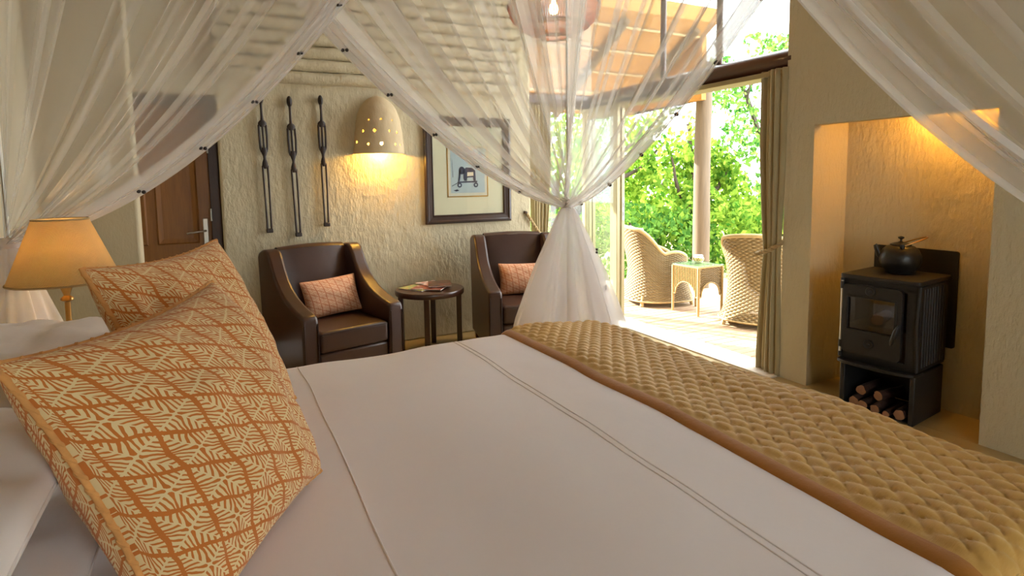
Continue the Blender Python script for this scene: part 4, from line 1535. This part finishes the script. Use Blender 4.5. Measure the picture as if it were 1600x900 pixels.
# firebox walls as an open shell so that the glass shows a chamber
for dims in ((-sw, -sw + 0.02, -sd_, sd_, 0.325, 0.85), (sw - 0.02, sw, -sd_, sd_, 0.325, 0.85), (-sw, sw, sd_ - 0.02, sd_, 0.325, 0.85), (-sw, sw, -sd_, sd_, 0.325, 0.36),
             (-sw, sw, -sd_, -sd_ + 0.02, 0.325, 0.37), (-sw, sw, -sd_, -sd_ + 0.02, 0.80, 0.85), (-sw, -sw + 0.04, -sd_, -sd_ + 0.02, 0.36, 0.82), (sw - 0.06, sw, -sd_, -sd_ + 0.02, 0.36, 0.82)):
    body.box(*dims)
body.build('firebox', 'iron', stove)
tp = []
for k in range(17):
    a = PI * k / 16
    tp.append((-(sw + 0.012) * cos(a), -sd_ - 0.035 * sin(a) ** 0.5))
MB().prism(tp + [(sw + 0.012, sd_ + 0.012), (-sw - 0.012, sd_ + 0.012)], 0.848, 0.876, 'z').build('top_plate', 'iron', stove, bevel=0.006)
# ribbed side panels
for sg in (-1, 1):
    sp_ = MB().box(min(sg * sw, sg * (sw + 0.008)), max(sg * sw, sg * (sw + 0.008)), -sd_ + 0.015, sd_ - 0.01, 0.34, 0.84).build('side_panel', 'iron', stove, bevel=0.002)
    for k in range(9):
        yy = -sd_ + 0.05 + k * 0.036
        MB().tube([(sg * (sw + 0.008), yy, 0.355), (sg * (sw + 0.008), yy, 0.825)], 0.006, 6).build('rib', 'iron', sp_, smooth=True)
    MB().tube([(sg * (sw + 0.004), -sd_, 0.335), (sg * (sw - 0.004), -sd_ - 0.004, 0.6), (sg * (sw + 0.004), -sd_, 0.845)], 0.012, 8).build('corner_moulding', 'iron', stove, smooth=True)


def rrect(x0, x1, z0, z1, r, n=5):
    p = []
    for cx, cz, a0 in ((x1 - r, z0 + r, -90), (x1 - r, z1 - r, 0), (x0 + r, z1 - r, 90), (x0 + r, z0 + r, 180)):
        for k in range(n + 1):
            a = R(a0 + 90 * k / n)
            p.append((cx + r * cos(a), cz + r * sin(a)))
    return p


dx0, dx1, dz0, dz1 = -sw + 0.012, sw - 0.075, 0.375, 0.815
wx0, wx1, wz0, wz1 = dx0 + 0.035, dx1 - 0.04, 0.53, 0.735
dr = MB()
outer, inner = rrect(dx0, dx1, dz0, dz1, 0.028), rrect(wx0, wx1, wz0, wz1, 0.010)
n = len(outer)
y0, y1 = -sd_, -sd_ - 0.028
v = [(p[0], yy, p[1]) for yy, L_ in ((y0, outer), (y1, outer), (y1, inner), (y0, inner)) for p in L_]
f = []
for a in range(4):
    for i in range(n):
        j = (i + 1) % n
        b = ((a + 1) % 4) * n
        f.append((a * n + i, a * n + j, b + j, b + i))
dr.add(v, f)
door = dr.build('stove_door', 'iron', stove, bevel=0.003)
MB().box(wx0 - 0.005, wx1 + 0.005, -sd_ - 0.014, -sd_ - 0.011, wz0 - 0.005, wz1 + 0.005).build('door_glass', 'stove_glass', door)
for dims in ((wx0 - 0.014, wx1 + 0.014, y1 - 0.005, y1, wz0 - 0.014, wz0), (wx0 - 0.014, wx1 + 0.014, y1 - 0.005, y1, wz1, wz1 + 0.014), (wx0 - 0.014, wx0, y1 - 0.005, y1, wz0, wz1), (wx1, wx1 + 0.014, y1 - 0.005, y1, wz0, wz1)):
    box_part('window_rim', 'iron', door, dims, 0.002)
dcx = (dx0 + dx1) / 2 - 0.005
for z in (0.782, 0.452):
    TT = Matrix.Translation((dcx, y1, z)) @ Matrix.Rotation(R(90), 4, 'X')
    MB().lathe([(0.030, -0.002), (0.030, 0.006), (0.026, 0.010), (0.022, 0.007), (0.010, 0.007), (0.006, 0.014), (0.001, 0.015)], 26, T=TT).build('air_vent', 'iron', door, smooth=True)
MB().tube([(dx1 - 0.012, y1 - 0.002, 0.60), (dx1 - 0.002, y1 - 0.03, 0.60), (dx1 - 0.008, y1 - 0.04, 0.58)], 0.008, 8).build('door_latch', 'iron', door, smooth=True)
MB().tube([(dx1 - 0.004, y1 - 0.035, 0.605), (dx1 - 0.012, y1 - 0.045, 0.57), (dx1 - 0.028, y1 - 0.05, 0.51), (dx1 - 0.034, y1 - 0.045, 0.485)], lambda w: 0.006 + 0.008 * sin(PI * min(1, w * 1.05)), 10).build('door_handle', 'kettle_iron', door, smooth=True)
MB().tube([(-sw + 0.004, -sd_ - 0.015, 0.37), (-sw + 0.004, -sd_ - 0.015, 0.83)], 0.008, 10).build('hinge_rod', 'steel', stove, smooth=True)
for z in (0.40, 0.78):
    MB().tube([(-sw + 0.004, -sd_ - 0.015, z), (-sw + 0.004, -sd_ - 0.015, z + 0.045)], 0.013, 10).build('hinge', 'iron', stove, smooth=True)
box_part('fire_grate', 'ash', stove, (-sw + 0.03, sw - 0.03, -sd_ + 0.03, sd_ - 0.03, 0.36, 0.56), 0.01)
MB().tube([(0, sd_ - 0.01, 0.76), (0, 0.212, 0.76)], 0.06, 18).build('flue_collar', 'iron', stove, smooth=True)


def s2w(x, y, z):
    p = Matrix.Translation(ST) @ Matrix.Rotation(SRZ, 4, 'Z') @ Vector((x, y, z))
    return p


def wood_log(label, p, ln, r, rz, seed, zr=0, grp='split logs stored under the stove'):
    t = thing('firewood_log', label, 'log', s2w(*p), SRZ + rz, grp)
    b = MB()
    b.grid(lambda u, v: Vector(((r + 0.25 * r * nz(cos(2 * PI * u) * 1.3 + seed, v * 3, sin(2 * PI * u) * 1.3)) * cos(2 * PI * u), ln * (v - 0.5),
                               (r + 0.25 * r * nz(cos(2 * PI * u) * 1.3 + seed, v * 3, sin(2 * PI * u) * 1.3)) * sin(2 * PI * u))), 18, 10, True)
    b.build('bark', 'log_bark', t, smooth=True)
    for v in (0, 1):
        pts = [Vector(((r + 0.25 * r * nz(cos(2 * PI * k / 18) * 1.3 + seed, v * 3, sin(2 * PI * k / 18) * 1.3)) * 0.99 * cos(2 * PI * k / 18), ln * (v - 0.5) * 1.002,
                       (r + 0.25 * r * nz(cos(2 * PI * k / 18) * 1.3 + seed, v * 3, sin(2 * PI * k / 18) * 1.3)) * 0.99 * sin(2 * PI * k / 18))) for k in range(18)]
        MB().add(pts, [tuple(range(18))]).build('cut_end', 'log_end', t)
    return t


z0 = 0.014
wood_log('thick log at the hinge side of the log stand', (-0.14, -0.06, z0 + 0.037), 0.25, 0.029, R(4), 1)
wood_log('log with a pale cut end beside the thick one', (-0.064, -0.075, z0 + 0.036), 0.25, 0.028, R(-3), 2)
wood_log('log with a pale ringed cut end sticking out in the middle of the stand', (0.004, -0.09, z0 + 0.035), 0.25, 0.027, R(2), 3)
wood_log('reddish split log at the ribbed side of the stand', (0.135, -0.08, z0 + 0.04), 0.25, 0.03, R(3), 5)
wood_log('thin log lying low beside the reddish split log', (0.07, -0.1, z0 + 0.026), 0.24, 0.019, R(2), 4)
wood_log('upper log resting on the hinge side logs', (-0.105, -0.02, z0 + 0.106), 0.24, 0.03, R(-2), 7)
wood_log('upper log resting on the middle logs', (0.02, -0.03, z0 + 0.102), 0.25, 0.028, R(-10), 8)
wood_log('charred log behind the stove glass', (-0.04, -0.06, 0.598), 0.2, 0.036, R(10), 9, grp='log burning in the stove')

# heat shield plate on the niche wall
tag(MB().prism(rrect(1.91, 2.42, 0.41, 1.02, 0.015), NX - 0.03, NX - 0.012, 'x').build('heat_shield', 'iron', bevel=0.002), 'flat black steel heat shield on the niche wall behind the stove', 'metal plate')

# kettle
kp = s2w(0.0, 0.06, 0.877)
t = thing('kettle', 'squat black iron kettle with brass bail standing on the stove', 'kettle', kp, R(125))
t.scale = (0.95, 0.95, 1.25)
MB().lathe([(0.075, 0), (0.085, 0.004), (0.088, 0.014), (0.108, 0.03), (0.122, 0.06), (0.12, 0.09), (0.104, 0.118), (0.08, 0.135), (0.055, 0.142)], 36).build('pot_body', 'kettle_iron', t, smooth=True)
ld = MB().lathe([(0.062, 0.14), (0.062, 0.146), (0.04, 0.153), (0.012, 0.157), (0.008, 0.160)], 28).build('lid', 'kettle_iron', t, smooth=True)
MB().lathe([(0.007, 0.156), (0.006, 0.170), (0.018, 0.176), (0.018, 0.182), (0.004, 0.186)], 16).build('knob', 'kettle_iron', ld, smooth=True)
MB().tube([(0.09, 0, 0.075), (0.125, 0, 0.095), (0.138, 0, 0.125), (0.146, 0, 0.14)], lambda w: 0.022 - 0.011 * w, 12).build('spout', 'kettle_iron', t, smooth=True)
for sg in (-1, 1):
    MB().lathe([(0.008, 0), (0.014, 0.01), (0.012, 0.024), (0.004, 0.028)], 12, (0, sg * 0.085, 0.125)).build('ear', 'kettle_iron', t, smooth=True)
MB().tube([(-0.145 * sin(PI * k / 24), -0.088 * cos(PI * k / 24), 0.14 + 0.045 * sin(PI * k / 24)) for k in range(25)], 0.0035, 8).build('bail_handle', 'brass', t, smooth=True)
# small lamp recessed in the top of the niche
t = thing('niche_downlight', 'warm recessed downlight in the ceiling of the stove niche', 'downlight', (3.94, 1.98, NZ2))
MB().lathe([(0.045, -0.006), (0.05, -0.004), (0.05, 0.0)], 24, cap=False).build('ring', 'steel', t, smooth=True)
MB().lathe([(0.001, -0.003), (0.044, -0.003)], 24, cap=False).build('lens', 'bulb', t)
point_light('niche_light', (0, 0, -0.04), 3.6, (1, 0.47, 0.06), 0.03, t)

# ------------------------------------------------------------------ wicker furniture on the deck
def wicker_chair(label, x, y, facing):
    t = thing('wicker_armchair', label, 'armchair', (x, y, 0), facing + R(90), 'wicker armchairs on the deck')
    t.scale = (1.1, 1.1, 1.0)
    # local: front is -Y, the back is +Y; the wall runs round from one arm front over the back to the other
    A = R(140)

    def rim_h(a):
        b = abs(a)
        if b < R(38):
            return 0.93 - 0.03 * (b / R(38)) ** 2
        if b < R(85):
            w = (b - R(38)) / R(47)
            return 0.90 - 0.29 * (w * w * (3 - 2 * w))
        w = (b - R(85)) / (A - R(85))
        return 0.61 + 0.03 * sin(PI * w) - 0.06 * w * w

    def rad(a, z):
        sx_, sy_ = 0.30, 0.30
        c_, s_ = cos(a), sin(a)
        e = 1 / ((abs(c_) ** 2.8 + abs(s_) ** 2.8) ** (1 / 2.8))
        w = (z - 0.42)
        fl = 0.20 * w * w / 0.18 * (1.55 if w < 0 else 0.75)
        lean = 0.10 * max(0, z - 0.4) * max(0, c_)
        r = 0.30 * (1 + fl) * e
        return r + lean

    def wall(u, v, off=0.0):
        a = -A + 2 * A * u
        z = 0.05 + v * (rim_h(a) - 0.05)
        r = rad(a, z) + off
        return Vector((r * sin(a), r * cos(a), z))
    mb = MB()
    mb.grid(lambda u, v: wall(u, v), 64, 24, uvf=lambda u, v: (u * 1.6, v * 0.8))
    mb.grid(lambda u, v: wall(u, 0.35 + 0.65 * v, -0.03), 64, 18, uvf=lambda u, v: (u * 1.5, v * 0.6))
    mb.build('woven_shell', 'wicker', t, smooth=True)
    rimp = [wall(k / 80, 1.0, -0.015) for k in range(81)]
    MB().tube([wall(0, v / 10, -0.015) for v in range(3, 10)] + rimp + [wall(1, v / 10, -0.015) for v in range(9, 2, -1)], 0.022, 10).build('rim', 'wicker_rib', t, smooth=True)
    ap = MB()

    def apron(u, v):
        a = A + (2 * PI - 2 * A) * u
        z = 0.09 + v * 0.29
        r = rad(a, z)
        return Vector((r * sin(a), r * cos(a), z))
    ap.grid(apron, 20, 10, uvf=lambda u, v: (u * 0.4, v * 0.3))
    ap.build('front_apron', 'wicker', t, smooth=True)
    se = MB()
    se.grid(lambda u, v: Vector((v * (rad(2 * PI * u, 0.38)) * sin(2 * PI * u) * 0.97, v * rad(2 * PI * u, 0.38) * cos(2 * PI * u) * 0.97, 0.38 + 0.01 * (1 - v))), 40, 6, True, uvf=lambda u, v: (u, v))
    se.build('seat', 'wicker', t, smooth=True)
    for sx_ in (-1, 1):
        for sy_ in (-1, 1):
            MB().tube([(sx_ * 0.26, sy_ * 0.26, 0.12), (sx_ * 0.285, sy_ * 0.285, 0)], 0.02, 10).build('leg', 'wicker_rib', t, smooth=True)
    MB().tube([wall(k / 60, 0.01, 0.003) for k in range(61)], 0.010, 8).build('base_rail', 'wicker_rib', t, smooth=True)
    return t


WC1 = (4.77, 5.48, R(-18))
WC2 = (4.98, 4.10, R(28))
wicker_chair('woven wicker armchair seen from its side with sunlit back on the deck', *WC1)
wc2 = wicker_chair('woven wicker armchair with its back turned to the room beside the curtain', *WC2)
box_part('maker_plate', 'steel', wc2, (-0.03, 0.03, 0.338, 0.343, 0.155, 0.175), 0.002)
M['canvas'] = mat('cream_canvas', srgb(228, 216, 188), 0.85, 0.05)
for (x, y, fa), lb, sd in ((WC1, 'cream canvas cushion peeking over the side of the sunlit wicker armchair', 81), (WC2, 'cream canvas cushion whose corner shows over the back of the other wicker armchair', 82)):
    f_ = Vector((cos(fa), sin(fa), 0))
    base = Vector((x, y, 0.59)) - f_ * 0.20
    right = Vector((f_.y, -f_.x, 0))
    cushion('seat_cushion', lb, 'cushion', frame_of(base + Vector((0, 0, 0.06)), right, Vector((0, 0, 1)) - f_ * 0.25), 0.42, 0.54, 0.1, 'canvas', 0.05, 0.003, 'cushions on the wicker armchairs', sd)

# low wicker table with glass top
t = thing('wicker_table', 'low square wicker table with arched aprons and green glass top', 'table', (4.765, 4.80, 0), R(3))
tw_, td_, th_ = 0.185, 0.185, 0.52


def apron_side(axis, sg):
    """panel with an arched lower edge and, on two sides, upright ribs"""
    mb = MB()

    def pt(u, v, off=0.0):
        s_ = -tw_ + 2 * tw_ * u
        arch = 0.20 + 0.15 * sqrt(max(0, 1 - ((u - 0.5) / 0.40) ** 2)) if abs(u - 0.5) < 0.40 else 0.20
        z = arch + v * (th_ - arch)
        return Vector((s_, sg * (td_ + off), z)) if axis == 'x' else Vector((sg * (tw_ + off), s_, z))
    mb.grid(lambda u, v: pt(u, v), 40, 8, uvf=lambda u, v: (u * 0.37, v * 0.3))
    o = mb.build('apron', 'wicker', t, smooth=True)
    MB().tube([pt(k / 40, 0, 0.002) for k in range(41)], 0.008, 8).build('arch_rail', 'wicker_rib', o, smooth=True)
    if axis == 'y':
        for k in range(15):
            u = (k + 0.5) / 15
            MB().tube([pt(u, 0.0, 0.004), pt(u, 1.0, 0.004)], 0.0075, 6).build('rib', 'wicker_rib', o, smooth=True)
    return o


for axis in ('x', 'y'):
    for sg in (-1, 1):
        apron_side(axis, sg)
for sx_ in (-1, 1):
    for sy_ in (-1, 1):
        MB().tube([(sx_ * tw_, sy_ * td_, 0), (sx_ * tw_, sy_ * td_, th_)], lambda w: 0.015 + 0.003 * w, 10).build('leg', 'wicker_rib', t, smooth=True)
MB().box(-tw_ - 0.005, tw_ + 0.005, -td_ - 0.005, td_ + 0.005, th_ - 0.01, th_ + 0.012).build('table_top', 'wicker_rib', t, bevel=0.006)
MB().box(-tw_ - 0.012, tw_ + 0.012, -td_ - 0.012, td_ + 0.012, th_ + 0.013, th_ + 0.021).build('glass_top', 'green_glass', t, bevel=0.002)
# ceramic pot
t = thing('ceramic_pot', 'small white ceramic pot with black spotted cream band on the wicker table', 'pot', (4.80, 4.82, th_ + 0.0215))
MB().lathe([(0.03, 0), (0.045, 0.012), (0.056, 0.035), (0.058, 0.05), (0.05, 0.068), (0.043, 0.076), (0.05, 0.086), (0.047, 0.088), (0.04, 0.078), (0.045, 0.05), (0.03, 0.015)], 30).build('pot_body', 'white_ceramic', t, smooth=True)
MB().lathe([(0.0575, 0.030), (0.0592, 0.042), (0.0592, 0.052), (0.0565, 0.062)], 30, cap=False).build('glaze_band', 'cream_band', t, smooth=True)
for k in range(12):
    a = 2 * PI * k / 12
    for dz, da in ((0.040, 0), (0.054, PI / 12)):
        MB().ball((0.0575 * cos(a + da), 0.0575 * sin(a + da), dz), 0.006, 8, 6).build('glaze_spot', 'black_glaze', t, smooth=True)
